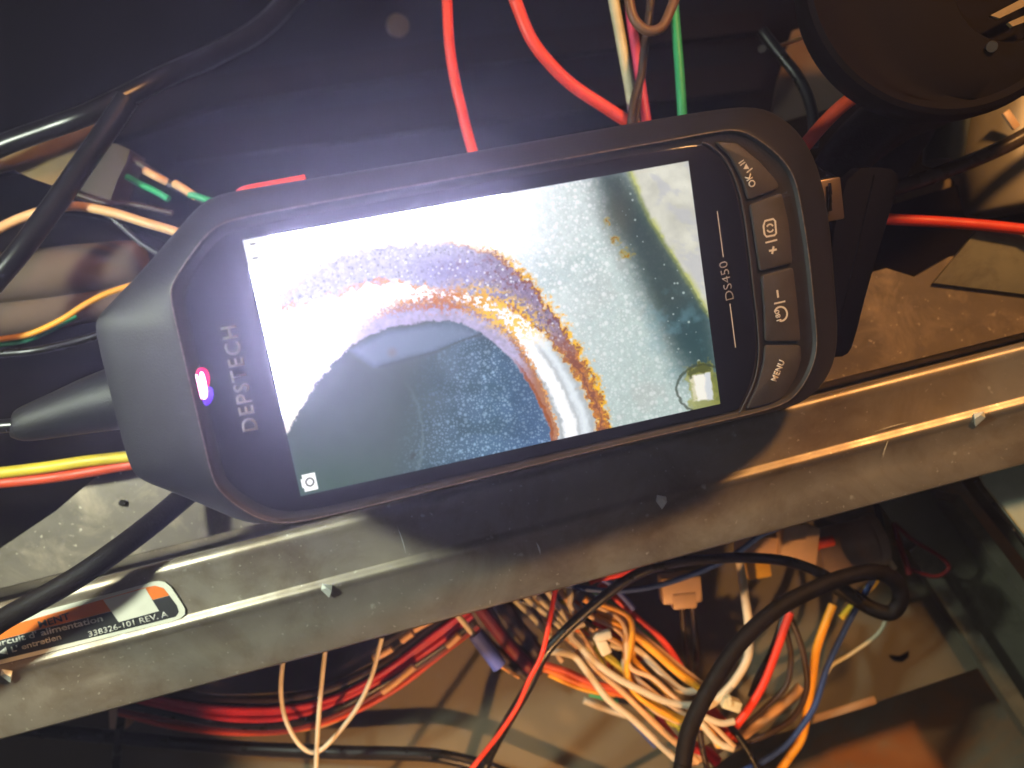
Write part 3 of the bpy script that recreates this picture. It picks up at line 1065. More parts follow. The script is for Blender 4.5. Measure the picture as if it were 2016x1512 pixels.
# bolt head in the lower right corner
lay(rgb(150, 150, 60), sm(5, -5, sdf([(1345, 722), (1400, 712), (1430, 800), (1362, 815)], Xw, Yw)) * 0.8)
lay(rgb(60, 70, 50), sm(4, 1, np.abs(np.hypot((X - 1385) * 0.9, (Y - 765)) - 47 - 6 * wob)) * 0.8)
lay(rgb(244, 240, 226) * 1.05, sm(2, -3, sdf([(1357, 742), (1398, 733), (1404, 786), (1364, 790)], X + wob * 6, Y + wob2 * 6)))
lay(rgb(206, 200, 160), 0.8 * sm(2, -3, sdf([(1357, 742), (1366, 741), (1373, 789), (1364, 790)], X + wob * 6, Y + wob2 * 6)))
lay(rgb(196, 204, 214), 0.7 * sm(2, -3, sdf([(1386, 736), (1398, 733), (1404, 786), (1392, 788)], X + wob * 6, Y + wob2 * 6)))
lay(rgb(70, 76, 44), 0.8 * sm(3, -3, sdf([(1350, 728), (1396, 712), (1400, 731), (1357, 741)], Xw, Yw)))
lay(rgb(176, 178, 110), 0.7 * sm(3, -3, sdf([(1352, 745), (1357, 744), (1364, 796), (1356, 792)], Xw, Yw)))
lay(rgb(110, 120, 60), sm(3, -3, sdf([(1402, 735), (1440, 726), (1440, 792), (1408, 790)], Xw, Yw)) * 0.6)

# interface icons: battery and camera
def rect_uv(cx_, cy_, hw, hh, ang):
    c, s = math.cos(ang), math.sin(ang)
    u = (X - cx_) * c + (Y - cy_) * s
    v = -(X - cx_) * s + (Y - cy_) * c
    return np.maximum(np.abs(u) - hw, np.abs(v) - hh), u, v
bt, u, v = rect_uv(500, 494, 11, 16, -0.17)
lay(rgb(150, 155, 130), (np.abs(bt) < 0.9) * ((u > 7) | (np.abs(v) > 14)) * 0.9)
lay(rgb(60, 62, 40), ((np.abs(u) < 5.5) & (np.abs(np.abs(v) - 13.5) < 1.4)) * 0.9)
lay(rgb(90, 92, 70), ((np.abs(u - v * 0.3) < 1.2) & (np.abs(v) < 4)) * 0.9)
ct, u, v = rect_uv(610, 949, 13.5, 17, -0.2)
lay(rgb(255, 255, 255) * 1.1, (ct < 0) * 1.0)
lay(rgb(255, 255, 255) * 1.1, ((np.abs(u + 14.5) < 2.5) & (np.abs(v) < 9)) * 1.0)
lay(rgb(70, 76, 72), (np.abs(np.hypot(u, v) - 7.5) < 1.5) * 1.0)
WH = WH * ((np.abs(X - 500) > 26) | (np.abs(Y - 494) > 28))

def boxblur(a, r):
    for ax in (0, 1):
        p = np.pad(a, [(r + 1, r) if k == ax else (0, 0) for k in (0, 1)])
        c = np.cumsum(p, axis=ax)
        n = a.shape[ax]
        hi = np.take(c, range(2 * r + 1, 2 * r + 1 + n), axis=ax)
        lo = np.take(c, range(0, n), axis=ax)
        a = (hi - lo) / (2 * r + 1)
    return a


# burnt-out whites boosted far past white so they feed the glare volume
boost = boxblur(np.clip((boxblur((WH > 0.96).astype(float), 5) - 0.8) * 5, 0, 1), 3)
img *= 1.09
img += boost[..., None] * np.array([0.92, 0.89, 1.24]) * 105

im = bpy.data.images.new('screen_picture', SW, SH, float_buffer=True, alpha=False)
im.colorspace_settings.name = 'Linear Rec.709'
buf = np.ones((SH, SW, 4), np.float32)
buf[..., :3] = img[::-1]
im.pixels.foreach_set(buf.ravel())
im.update()
im.pack()
ms = bpy.data.materials.new('display_picture')
ms.use_nodes = True
nt = ms.node_tree
b = nt.nodes['Principled BSDF']
ti = nt.nodes.new('ShaderNodeTexImage')
ti.image = im
ti.extension = 'EXTEND'
uvn = nt.nodes.new('ShaderNodeUVMap')
nt.links.new(uvn.outputs[0], ti.inputs['Vector'])
b.inputs['Base Color'].default_value = (0.005, 0.005, 0.006, 1)
b.inputs['Roughness'].default_value = 0.06
nt.links.new(ti.outputs['Color'], b.inputs['Emission Color'])
b.inputs['Emission Strength'].default_value = 1.0
qv = [(*disp[3], -0.28), (*disp[2], -0.28), (*disp[1], -0.28), (*disp[0], -0.28)]
qv += [(x, y, -0.31) for x, y, _ in qv]
od = mesh('display', qv, [(0, 1, 2, 3), (7, 6, 5, 4), (0, 4, 5, 1), (1, 5, 6, 2), (2, 6, 7, 3), (3, 7, 4, 0)], ms, dev, smooth=False)
# the face is a near-rectangle: subdivide so the bilinear picture maps without a seam
G = 24
gv, gf, guv = [], [], []
for j in range(G + 1):
    for i in range(G + 1):
        s, t = i / G, j / G
        p = A0[0] * (1 - s) * (1 - t) + A0[1] * s * (1 - t) + A0[2] * s * t + A0[3] * (1 - s) * t
        gv.append((p[0] * M, p[1] * M, -0.27 * M))
        guv.append((s, 1 - t))
for j in range(G):
    for i in range(G):
        a = j * (G + 1) + i
        gf.append((a, a + G + 1, a + G + 2, a + 1))
me = bpy.data.meshes.new('display')
me.from_pydata(gv, [], gf)
uvl = me.uv_layers.new(name='UVMap')
for lp in me.loops:
    uvl.data[lp.index].uv = guv[lp.vertex_index]
me.materials.append(ms)
od.data = me
# ------------------------------------------------------------------ probe plug and cables on the left
pr = empty('probe_cable', W(60, 800, -8))
tag(pr, 'black probe cable with a fat tapered strain relief plugged into the monitor', 'cable')
PO = Vector(pr.location)


def sub(o, parent):
    o.data.transform(Matrix.Translation(-PO_of(parent)))
    o.parent = parent
    return o


def PO_of(p):
    v = Vector((0, 0, 0))
    while p is not None:
        v += p.location
        p = p.parent
    return v


sub(tube('strain_relief', MT['housing'], 0, [(30, 838, -14), (45, 836, -14), (120, 820, -13), (200, 800, -12), (280, 780, -12)], sides=28, n=8), pr)
o = pr.children[0]
bpy.data.objects.remove(o)
path = pxpath([(34, 838, -14), (46, 836, -14), (120, 815, -14), (200, 792, -14), (300, 768, -14)], 8)
rad = []
for i, p in enumerate(path):
    k = i / (len(path) - 1)
    rad.append((0.4 + 2.4 * min(1, k / 0.05) + 6.6 * k))
v_, f_ = tube_data(path, rad, 32)
sub(mesh('strain_relief', v_, f_, MT['housing'], None), pr)
sub(tube('cable', MT['black'], 28, [(-120, 845, -14), (-40, 842, -14), (40, 836, -14)], sides=16), pr)

wire('thick flat-black cable crossing the sticker at the lower left corner', MT['braid'], 44,
     [(-90, 1290, -12), (0, 1224, -12), (60, 1190, -11), (150, 1138, -12), (230, 1083, -16), (300, 1030, -24), (360, 980, -32), (420, 930, -36), (480, 900, -37)], 'power_cable', 'cable', sides=18)

# ------------------------------------------------------------------ things in the dark cavity above
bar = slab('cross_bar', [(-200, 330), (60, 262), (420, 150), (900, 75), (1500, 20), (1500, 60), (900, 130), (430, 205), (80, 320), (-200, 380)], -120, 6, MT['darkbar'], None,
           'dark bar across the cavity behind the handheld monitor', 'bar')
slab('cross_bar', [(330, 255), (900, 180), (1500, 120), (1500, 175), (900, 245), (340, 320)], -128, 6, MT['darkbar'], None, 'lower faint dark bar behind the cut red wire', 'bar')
sc1 = tube('screw', MT['screw'], 44, [(782, 50, -138), (784, 51, -134)], sides=24)
tag(sc1, 'dim round screw head in the black wall left of the red wires', 'screw')
wg = 'wires hanging into the dark cavity'
wire('red wire hanging straight down with a kink near its lower end', MT['red'], 21, [(876, -60, -46), (880, 0, -48), (885, 90, -50), (897, 165, -52), (909, 216, -53), (917, 250, -54), (934, 310, -54), (945, 350, -54)], group=wg)
wire('thick bright red wire curving right towards the cream wire', MT['red'], 25, [(990, -60, -38), (1014, 0, -40), (1045, 75, -42), (1085, 128, -44), (1130, 170, -46), (1190, 210, -48), (1245, 246, -50), (1300, 285, -50)], group=wg)
wire('cream wire between the curved red wire and the pink wire', MT['cream'], 21, [(1200, -60, -52), (1208, 0, -52), (1219, 60, -52), (1230, 120, -52), (1240, 175, -52), (1248, 235, -53), (1252, 280, -54)], group=wg)
wire('pink wire partly hidden behind the black wire', MT['pink'], 19, [(1236, -30, -60), (1243, 40, -60), (1252, 100, -60), (1264, 180, -60), (1274, 245, -60), (1280, 290, -60)], group=wg)
wire('black wire hanging in front of the pink wire', MT['brownblk'], 17, [(1285, -40, -44), (1278, 30, -44), (1268, 100, -44), (1262, 150, -45), (1248, 200, -45), (1240, 260, -46), (1236, 300, -48)], group=wg)
wire('thin black wire with a brown gleam beside the pink wire', MT['bronze'], 8, [(1272, 60, -47), (1266, 130, -47), (1260, 190, -48), (1252, 250, -48), (1248, 300, -49)], group=wg)
wire('brown wire looped in a U at the top edge', MT['brown'], 20, [(1232, -60, -34), (1238, -5, -34), (1248, 36, -34), (1273, 60, -34), (1302, 54, -34), (1320, 20, -34), (1334, -20, -34), (1345, -60, -34)], group=wg)
wire('green wire on the right of the brown loop', MT['green'], 19, [(1322, -60, -50), (1326, 0, -50), (1331, 60, -50), (1337, 130, -50), (1341, 190, -50), (1344, 240, -51), (1346, 290, -52)], group=wg)
wire('short red wire lying along the upper edge of the monitor', MT['red'], 15, [(470, 380, -36), (487, 372, -35), (540, 362, -35), (601, 351, -35)])

# left cluster
wire('glossy black tube sweeping up from the left edge', MT['gloss'], 42, [(-80, 330, -46), (0, 288, -46), (90, 255, -46), (170, 226, -46), (250, 188, -50), (330, 148, -60), (420, 108, -84), (520, 50, -104), (620, -60, -120)], 'tube', 'tube', sides=18)
wire('glossy black tube running down to the lower left from the other tube', MT['gloss'], 44, [(250, 195, -42), (210, 255, -40), (165, 320, -38), (120, 385, -36), (80, 440, -34), (35, 500, -32), (-20, 565, -31), (-80, 640, -30)], 'tube', 'tube', sides=18)
zquad('beige_plate', [(-80, 330, -62), (-20, 296, -62), (60, 268, -62), (205, 240, -64), (170, 300, -62), (106, 366, -60), (60, 350, -60), (22, 333, -60), (-80, 360, -60)], MT['beige'], None, 'stained beige plate between the two black tubes', 'plate')
gbx = zquad('junction_box', [(205, 278, -58), (232, 284, -58), (256, 294, -58), (250, 318, -58), (232, 352, -58), (216, 398, -56), (180, 392, -56), (138, 372, -56)], MT['greybox'], None,
            'brownish grey box beside the black tube with green wires at its right', 'box', th=12)
wire('orange-tan wire arching towards the upper left corner of the monitor', MT['tan'], 19, [(-60, 492, -40), (-5, 452, -42), (50, 426, -44), (100, 412, -44), (150, 406, -43), (220, 418, -42), (285, 438, -41), (345, 456, -40), (400, 480, -40)])
wire('short green wire right of the brownish box', MT['green'], 13, [(250, 348, -56), (275, 362, -55), (305, 376, -54), (332, 392, -53)])
wire('short green wire end with a tan tip at the corner of the monitor', MT['green'], 14, [(372, 382, -50), (392, 388, -50), (420, 398, -50)])
wire('tan wire end emerging above the green wire', MT['tan'], 16, [(286, 336, -54), (304, 346, -52), (328, 358, -54)])
wire('tan wire end touching the second green wire', MT['tan'], 17, [(345, 362, -52), (362, 372, -50), (386, 388, -51)])
wire('dim grey wire behind the tan wire ends', MT['greybox'], 14, [(240, 300, -62), (300, 338, -62), (350, 372, -62), (400, 395, -62)])
wire('thin black wire with a pale gleam under the tan arch', MT['black'], 12, [(200, 415, -50), (240, 445, -50), (280, 480, -50), (330, 510, -50)])
wire('thin dark wire running to the green wires', MT['brownblk'], 12, [(120, 370, -54), (200, 398, -54), (260, 402, -54), (340, 420, -54)])
hs = empty('hose', W(100, 540, -64))
bpy.data.objects.remove(hs)
path = pxpath([(-140, 560, -62), (-40, 552, -62), (80, 540, -62), (180, 528, -62), (240, 520, -62), (275, 516, -62), (292, 514, -62)], 8)
L_ = len(path)
v_, f_ = tube_data(path, [8.0 * (1 - 0.22 * max(0, (i / (L_ - 1) - 0.5) / 0.5)) * math.sqrt(max(0.0006, 1 - max(0, (i / (L_ - 1) - 0.80) / 0.2) ** 2)) for i in range(L_)], 30)
tag(mesh('hose', v_, f_, MT['hose'], None), 'fat tan hose with a rounded end left of the monitor', 'hose')
path = pxpath([(-140, 640, -66), (-30, 628, -66), (80, 612, -66), (200, 590, -66), (300, 570, -66)], 8)
v_, f_ = tube_data(path, [6.4] * len(path), 26)
tag(mesh('hose', v_, f_, MT['hose'], None), 'second tan hose running under the first along the yellow wire', 'hose')
path = pxpath([(-140, 470, -70), (-30, 476, -70), (90, 462, -70), (180, 468, -70), (260, 490, -70), (330, 520, -70)], 8)
v_, f_ = tube_data(path, [6.4] * len(path), 26)
tag(mesh('hose', v_, f_, MT['darkbar'], None), 'dark brown hose passing under the tan wire arch', 'hose')
wire('orange-yellow wire with a green stripe curving past the tan hoses', MT['amber'], 12, [(-60, 674, -46), (0, 668, -46), (60, 657, -46), (120, 630, -47), (170, 598, -48), (215, 576, -49), (262, 561, -50), (310, 550, -50)])
wire('green wire hugging the orange-yellow wire at the left edge', MT['green'], 10, [(-60, 682, -47), (0, 678, -47), (50, 670, -48), (100, 650, -50), (150, 622, -52)])
wire('thin black wire gleaming under the hoses at the left edge', MT['black'], 16, [(-60, 705, -42), (0, 697, -42), (70, 690, -42), (150, 672, -44), (260, 640, -46)])
wire('yellow wire running under the left end of the monitor', MT['yellow'], 23, [(-60, 938, -33), (0, 931, -33), (90, 920, -33), (170, 908, -33), (250, 899, -33), (330, 892, -33)])
wire('red-orange wire just below the yellow wire', MT['redorange'], 21, [(-60, 957, -34), (0, 951, -34), (90, 942, -34), (170, 930, -34), (250, 916, -34), (330, 905, -34)])
path = pxpath([(-80, 960, -38), (200, 920, -38)], 6)

zquad('shade_panel', [(-500, 560, -84), (420, 520, -84), (420, 1180, -84), (-500, 1260, -84)], MT['darkbar'], None, 'dark sheet standing for the shade under the tan hoses and the probe plug', 'panel')  # added dark sheet, keeps the area beside the shelf black as shade
zquad('shelf_shade_sheet', [(1838, 557, -40.6), (1925, 452, -40.6), (2300, 430, -40.6), (2300, 614, -40.6), (2016, 579, -40.6)], MT['olive'], None, 'dull grey-green sheet standing in for the shaded shelf under the bright red wire', 'plate')  # shade on the shelf drawn as a darker sheet laid over it
# a pan-head screw and its dark hole in the shelf
sp_ = tube('screw', MT['screw'], 13, [(240, 990, -41.9), (240.4, 990, -40.6)], sides=16)
tag(sp_, 'small bright screw in the shelf below the left end of the monitor', 'screw')

# ------------------------------------------------------------------ upper right: blower drum, can, brackets
drum = empty('blower_drum', W(1885, -75, 0))
tag(drum, 'large round dark drum with a central opening at the upper right corner', 'drum')
DO = W(1885, -75, 0)
NS = 96
rr = [(0.0, 0), ]
R = 287 * (CAMZ + 5) / FPX
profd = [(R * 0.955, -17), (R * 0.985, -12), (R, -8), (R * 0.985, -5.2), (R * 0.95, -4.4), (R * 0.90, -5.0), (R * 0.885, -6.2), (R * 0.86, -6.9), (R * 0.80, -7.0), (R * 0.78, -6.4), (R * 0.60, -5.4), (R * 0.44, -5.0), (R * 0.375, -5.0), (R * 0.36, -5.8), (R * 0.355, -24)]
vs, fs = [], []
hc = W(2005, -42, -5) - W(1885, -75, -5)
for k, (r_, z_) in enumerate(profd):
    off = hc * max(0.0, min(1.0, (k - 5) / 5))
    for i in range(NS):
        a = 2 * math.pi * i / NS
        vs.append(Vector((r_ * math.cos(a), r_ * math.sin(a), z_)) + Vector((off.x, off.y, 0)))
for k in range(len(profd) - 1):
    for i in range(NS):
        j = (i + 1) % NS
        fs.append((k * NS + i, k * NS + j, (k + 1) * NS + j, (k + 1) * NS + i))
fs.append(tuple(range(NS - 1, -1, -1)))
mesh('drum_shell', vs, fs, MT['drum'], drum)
v_, f_ = tube_data([Vector((hc.x, hc.y, -30)), Vector((hc.x, hc.y, -22))], [R * 0.355] * 2, 48)
mesh('inner_disc', v_, f_, MT['hole'], drum, smooth=False)
for (a, b, c, d) in (((1950, 30), (2030, -12), (2034, 4), (1968, 36)), ((1985, 44), (2040, 20), (2044, 34), (1994, 52))):
    q = [W(x, y, -10) - DO for x, y in (a, b, c, d)]
    q += [p - Vector((0, 0, 1.2)) for p in q]
    mesh('fin', q, [(0, 1, 2, 3), (7, 6, 5, 4), (0, 4, 5, 1), (1, 5, 6, 2), (2, 6, 7, 3), (3, 7, 4, 0)], MT['beige'], drum, smooth=False)
v_, f_ = tube_data([W(1952, 92, -5.6) - DO, W(1953, 92, -3.6) - DO], [1.5, 1.3], 20)
mesh('screw', v_, f_, MT['screw'], drum)

can = empty('capacitor', W(1990, 330, -60))
tag(can, 'big greenish cream cylinder at the right edge below the drum', 'capacitor')
CO = W(1990, 330, -60)
path = [Vector(p) for p in catmull([tuple(W(*p)) for p in ((2010, 150, -70), (1990, 230, -68), (1978, 320, -66), (1984, 380, -66), (1990, 410, -66), (1993, 425, -66))], 8)]
L_ = len(path)
v_, f_ = tube_data(path, [15.5 * math.sqrt(max(0.003, 1 - max(0, (i / (L_ - 1) - 0.72) / 0.28) ** 2.4)) for i in range(L_)], 40)
mesh('can_body', [v - CO for v in v_], f_, MT['capacitor'], can)
v_, f_ = box_data(W(1990, 236, -48) - CO, 1.2, 3.0, 0.6, (1, 0.7, 0), (-0.7, 1, 0), (0, 0, 1), 0.2)
mesh('label_patch', v_, f_, MT['nylon'], can, smooth=False)

o = tube('spacer_tube', MT['teal'], 88, [(1872, 160, -62), (1868, 215, -60), (1862, 270, -60), (1856, 322, -60)], sides=28, taper=74)
tag(o, 'stubby grey-green tube between the drum and the cream cylinder', 'tube')
wire('black sleeved cable bundle between the drum and the folding stand', MT['braid'], 120, [(1830, 195, -46), (1770, 222, -40), (1715, 262, -36), (1670, 305, -34), (1640, 345, -36)], 'sleeve', 'sleeve', sides=22, taper=90)
wire('black sleeve running down behind the folding stand', MT['braid'], 84, [(1815, 215, -58), (1790, 260, -56), (1750, 320, -56), (1720, 380, -56), (1690, 440, -56)], 'sleeve', 'sleeve', sides=20)
wire('orange-red wire curving from the monitor corner up to the drum', MT['redorange'], 27, [(1570, 305, -26), (1590, 280, -25), (1625, 240, -24), (1662, 205, -23), (1695, 184, -22), (1724, 174, -21)])
wire('bright red wire running to the right edge from the folding stand', MT['red'], 22, [(1600, 424, -40), (1640, 424, -40), (1700, 428, -40), (1760, 432, -40), (1850, 437, -39), (1930, 443, -38), (2016, 452, -37), (2100, 462, -36)])
wire('bronze-black cable crossing below the drum to the right edge', MT['bronze'], 30, [(1690, 392, -44), (1770, 368, -42), (1840, 345, -40), (1910, 318, -38), (1970, 292, -36), (2016, 268, -35), (2100, 220, -33)], 'cable', 'cable', sides=18)
wire('thin black cable bending down beside the bright bracket', MT['black'], 22, [(1500, 60, -60), (1535, 105, -58), (1570, 150, -56), (1592, 195, -54), (1602, 245, -52), (1600, 290, -52)], 'cable', 'cable')
zquad('bracket', [(1516, 246, -72), (1530, 160, -84), (1560, 60, -96), (1640, 40, -96), (1720, 190, -84), (1642, 212, -72)], MT['hose'], None, 'brown metal bracket between the monitor and the drum', 'bracket', th=1.5)
wire('thin bright rod left of the drum', MT['copper'], 8, [(1532, 92, -62), (1570, 78, -62), (1606, 66, -62)], 'rod', 'rod')
sx = tube('screw', MT['screw'], 15, [(1500, 96, -70), (1501, 96, -66)], sides=16)
tag(sx, 'tiny bright screw at the left end of the rod', 'screw')
zquad('strap', [(1590, -40, -58), (1604, -40, -58), (1628, 50, -58), (1655, 110, -58), (1645, 104, -58), (1614, 52, -58)], MT['capacitor'], None, 'narrow pale strip along the left side of the drum', 'strip', th=1.0)
zquad('plate_or_shade_sheet', [(1760, 410, -68), (1768, 370, -68), (1870, 352, -68), (1905, 372, -68), (1830, 400, -68), (1772, 412, -68)], MT['beige'], None, 'lit beige plate under the bronze cable', 'plate', th=1.5)
zquad('plate_or_shade_sheet', [(1700, 420, -60), (1830, 380, -66), (2100, 300, -66), (2100, 600, -60), (1700, 640, -60)], MT['darkbar'], None, 'dark sheet for the shade behind the bright red wire', 'plate', th=1.0)  # shadow zone above the shelf edge drawn as a dark sheet

# ------------------------------------------------------------------ lower right frame
LOWER = True
fr = empty('frame_channel', W(1900, 1150, -95))
tag(fr, 'olive frame channel with parallel flanges running down the lower right corner', 'frame')
FO = W(1900, 1150, -95)


def fstrip(name, pts, m, th=1.5):
    v = [W(*p) - FO for p in pts]
    n = len(v)
    v += [p + Vector((0, 0, -th)) for p in v]
    f = [tuple(range(n)), tuple(range(2 * n - 1, n - 1, -1))] + [(i, i + n, (i + 1) % n + n, (i + 1) % n) for i in range(n)]
    return mesh(name, v, f, m, fr, smooth=False)


fstrip('channel_web', [(1690, 930, -108), (1790, 905, -108), (2300, 1560, -108), (2300, 1900, -108), (2150, 1620, -108), (1940, 1310, -108)], MT['olive'])
fstrip('flange', [(1790, 1085, -100), (1812, 1070, -100), (1960, 1290, -100), (2120, 1540, -100), (2100, 1560, -100), (1936, 1310, -100)], MT['olive'], 8)
fstrip('flange', [(1876, 990, -84), (1890, 975, -84), (2070, 1215, -84), (2240, 1460, -84), (2230, 1475, -84)], MT['olive'], 20)
fstrip('flange', [(1918, 950, -76), (1930, 940, -76), (2100, 1160, -76), (2096, 1172, -76)], MT['olive'], 10)
fstrip('pale_panel', [(1925, 925, -48), (2200, 850, -48), (2300, 1300, -48), (2105, 1165, -48), (2010, 1045, -48), (1940, 955, -48)], MT['pale'])
wire('thin black cord lying along the edge of the pale panel', MT['black'], 6, [(1955, 990, -46.5), (1990, 1036, -46.5), (2030, 1092, -46.5)], 'cord', 'cord')
slab('floor_edge_highlight', [(1600, 1424), (1604, 1410), (1722, 1372), (1726, 1385)], -110.5, 1.2, MT['nylon'], None, 'peach strip painted as the highlight on the edge of the floor sheet', 'lip')  # lit edge of the floor sheet put in as a peach-coloured strip

# ------------------------------------------------------------------ wiring harness in the lower compartment
hg = 'wires of the harness under the rail'


def H(label, m, wd, pts, z=-70, dz=0, **k):
    n = len(pts)
    P = [(x, y, z + dz * i / max(1, n - 1)) for i, (x, y) in enumerate(pts)]
    return wire(label, MT[m], wd, P, group=hg, n=7, sides=10, **k)


H('white wire bending sharply beside the nylon clip then curving to the black sleeve', 'white', 14, [(1150, 1226), (1128, 1236), (1124, 1250), (1138, 1267), (1168, 1300), (1212, 1333), (1257, 1357), (1302, 1378), (1331, 1386), (1361, 1388), (1400, 1384)], -62)
H('longest white wire running diagonally down to the black sleeve', 'white', 14, [(1085, 1283), (1112, 1286), (1135, 1296), (1159, 1327), (1198, 1378), (1242, 1413), (1287, 1455), (1325, 1490), (1360, 1525)], -64)
H('pale orange wire beside the longest white wire', 'tan', 14, [(1135, 1282), (1183, 1325), (1221, 1357), (1257, 1392), (1296, 1431), (1335, 1466), (1375, 1500)], -67)
H('amber wire running straight down the right of the bundle', 'amber', 15, [(1150, 1178), (1186, 1202), (1227, 1232), (1287, 1282), (1331, 1321), (1379, 1356), (1410, 1380)], -70)
H('darker amber wire just above the straight amber one', 'tan', 11, [(1180, 1184), (1230, 1222), (1290, 1272), (1345, 1318), (1390, 1352)], -74)
H('light green wire next to the straight red wire', 'lgreen', 12, [(1165, 1160), (1198, 1184), (1227, 1205), (1257, 1229), (1290, 1258), (1330, 1300)], -78)
H('straight red wire on the right side of the bundle', 'red', 14, [(1180, 1150), (1209, 1175), (1257, 1220), (1296, 1253), (1320, 1282), (1350, 1330)], -76)
H('short red wire behind the nylon clip', 'red', 14, [(1170, 1222), (1189, 1238), (1212, 1256), (1232, 1272), (1260, 1300)], -78)
H('white wire curving over the dark wires to the black sleeve', 'white', 15, [(1200, 1268), (1218, 1273), (1251, 1277), (1281, 1303), (1314, 1336), (1346, 1360), (1380, 1356), (1410, 1336)], -72)
H('yellow-green wire passing under the white wires', 'olivey', 15, [(1180, 1270), (1192, 1288), (1227, 1318), (1266, 1351), (1296, 1383), (1323, 1414), (1345, 1440)], -72)
H('red-orange wire on the left side of the bundle', 'redorange', 14, [(1060, 1304), (1085, 1312), (1123, 1325), (1168, 1346), (1212, 1357), (1257, 1376), (1300, 1410)], -76)
H('orange wire beneath the red-orange one', 'orange', 14, [(1070, 1316), (1092, 1324), (1138, 1343), (1183, 1357), (1230, 1368)], -78)
H('amber wire under the orange one', 'amber', 10, [(1080, 1328), (1120, 1346), (1160, 1360), (1210, 1368)], -79)
H('dark green wire end below the orange wires', 'green', 10, [(1160, 1366), (1190, 1374), (1215, 1383)], -80)
H('crimson wire reaching the black sleeve at the bottom', 'crimson', 17, [(1270, 1360), (1290, 1392), (1302, 1422), (1326, 1454), (1360, 1490)], -72)
H('amber wire joining the crimson wire', 'amber', 14, [(1280, 1372), (1300, 1392), (1322, 1412), (1350, 1440)], -74)
H('thin navy wire below the crimson wire', 'blue', 9, [(1228, 1398), (1244, 1420), (1262, 1440), (1290, 1470)], -78)
H('pale wire end lying on the floor left of the bundle', 'white', 15, [(1150, 1378), (1180, 1390), (1210, 1400), (1236, 1408)], -104)
H('black wire between the white and yellow-green wires', 'black', 10, [(1190, 1262), (1230, 1288), (1270, 1318), (1300, 1350), (1330, 1372)], -75)
H('black wire on the right of the curved white wire', 'black', 9, [(1240, 1262), (1290, 1300), (1340, 1346), (1380, 1378)], -77)
H('dark crimson wire in the middle of the bundle', 'maroon', 13, [(1200, 1290), (1245, 1325), (1290, 1368), (1320, 1400)], -80)
H('tan wire in the middle of the bundle', 'tan', 13, [(1230, 1300), (1262, 1324), (1292, 1345), (1318, 1376), (1340, 1400)], -77)
# wires leaving from under the rail
for i, (x0, y0, x1, y1, c, lab) in enumerate(((1030, 1172, 1120, 1250, 'cream', 'cream wire coming out under the rail left of the thin red wire'),
                                              (1050, 1168, 1140, 1262, 'white', 'white wire coming out under the rail just left of the thin red wire'),
                                              (1075, 1160, 1118, 1230, 'white', 'white wire crossing behind the thin red wire'),
                                              (1118, 1150, 1122, 1190, 'white', 'short upright white wire right of the thin red wire'),
                                              (1100, 1160, 1132, 1208, 'tan', 'tan wire end under the black cable'),
                                              (1015, 1182, 1090, 1262, 'cream', 'dull cream wire furthest left of the pale group'),
                                              (1060, 1190, 1100, 1290, 'tan', 'tan wire vanishing below the green-black cable'))):
    H(lab, c, 12, [(x0 - 10, y0 - 14), (x0, y0), ((x0 + x1) / 2 + 3, (y0 + y1) / 2), (x1, y1), (x1 + 8, y1 + 12)], -66 - i)
for i, (p, wd, c, lab) in enumerate((([(940, 1190), (970, 1230), (1010, 1280), (1060, 1330)], 26, 'maroon', 'thick maroon wire in the shade left of the thin red wire'),
                                     ([(985, 1180), (1010, 1220), (1040, 1262), (1070, 1300)], 30, 'brownblk', 'thick dark wire in the shade left of the pale wires'),
                                     ([(960, 1200), (1000, 1262), (1040, 1290), (1080, 1300)], 22, 'brown', 'brown wire in the shade below the dark ones'),
                                     ([(905, 1195), (940, 1240), (1000, 1300), (1050, 1345)], 18, 'brownblk', 'dark wire passing above the blue crimp'),
                                     ([(1000, 1170), (1060, 1195), (1100, 1230)], 24, 'black', 'black wire tucked under the rail edge'))):
    H(lab, c, wd, p, -84 - i * 2)

for i, (c, lab) in enumerate((('tan', 'tan wire buried in the middle of the harness'), ('white', 'white wire buried in the middle of the harness'), ('olivey', 'olive yellow wire buried in the middle of the harness'),
                              ('cream', 'cream wire buried in the middle of the harness'), ('orange', 'orange wire buried in the middle of the harness'), ('black', 'black wire buried in the middle of the harness'),
                              ('nylon', 'thin peach wire lying over the middle of the harness'), ('amber', 'thin amber wire lying over the middle of the harness'))):
    for j in range(3):
        o1 = random.uniform(-32, 30) * (0.5 if i > 5 else 1)
        o2 = o1 * 0.5 + random.uniform(-14, 14)
        q = [(1075 + i * 14, 1185 + j * 26), (1130 + i * 16, 1225 + j * 26 + o1 * 0.3)]
        q += [(1200 + i * 6 + o1 * 0.6, 1310 - o1 + random.uniform(-6, 6)), (1270 + o2, 1355 - o2 * 1.2), (1335 + o2 * 0.5, 1402 - o2), (1390, 1425 - o2 * 0.6), (1430 + o2, 1470)]
        H(('upper', 'middle', 'lower')[j] + ' ' + lab, c, random.uniform(9, 12.5), q, (-82 - (i * 3 + j) % 7 * 2.2) if i < 6 else -66 - j * 3, dz=4)
# blue crimp connector
cr = empty('crimp_connector', W(958, 1280, -58))
tag(cr, 'blue crimp connector with a white wire in and a bare copper tip', 'connector')
sub(tube('sleeve', MT['crimp'], 31, [(936, 1248, -58), (960, 1280, -58), (984, 1312, -58)], sides=16), cr)
sub(tube('wire', MT['white'], 12, [(895, 1205, -56), (910, 1222, -57), (930, 1246, -58), (940, 1254, -58)]), cr)
sub(tube('copper_tip', MT['copper'], 8, [(984, 1310, -58), (1002, 1322, -59), (1022, 1334, -60)]), cr)

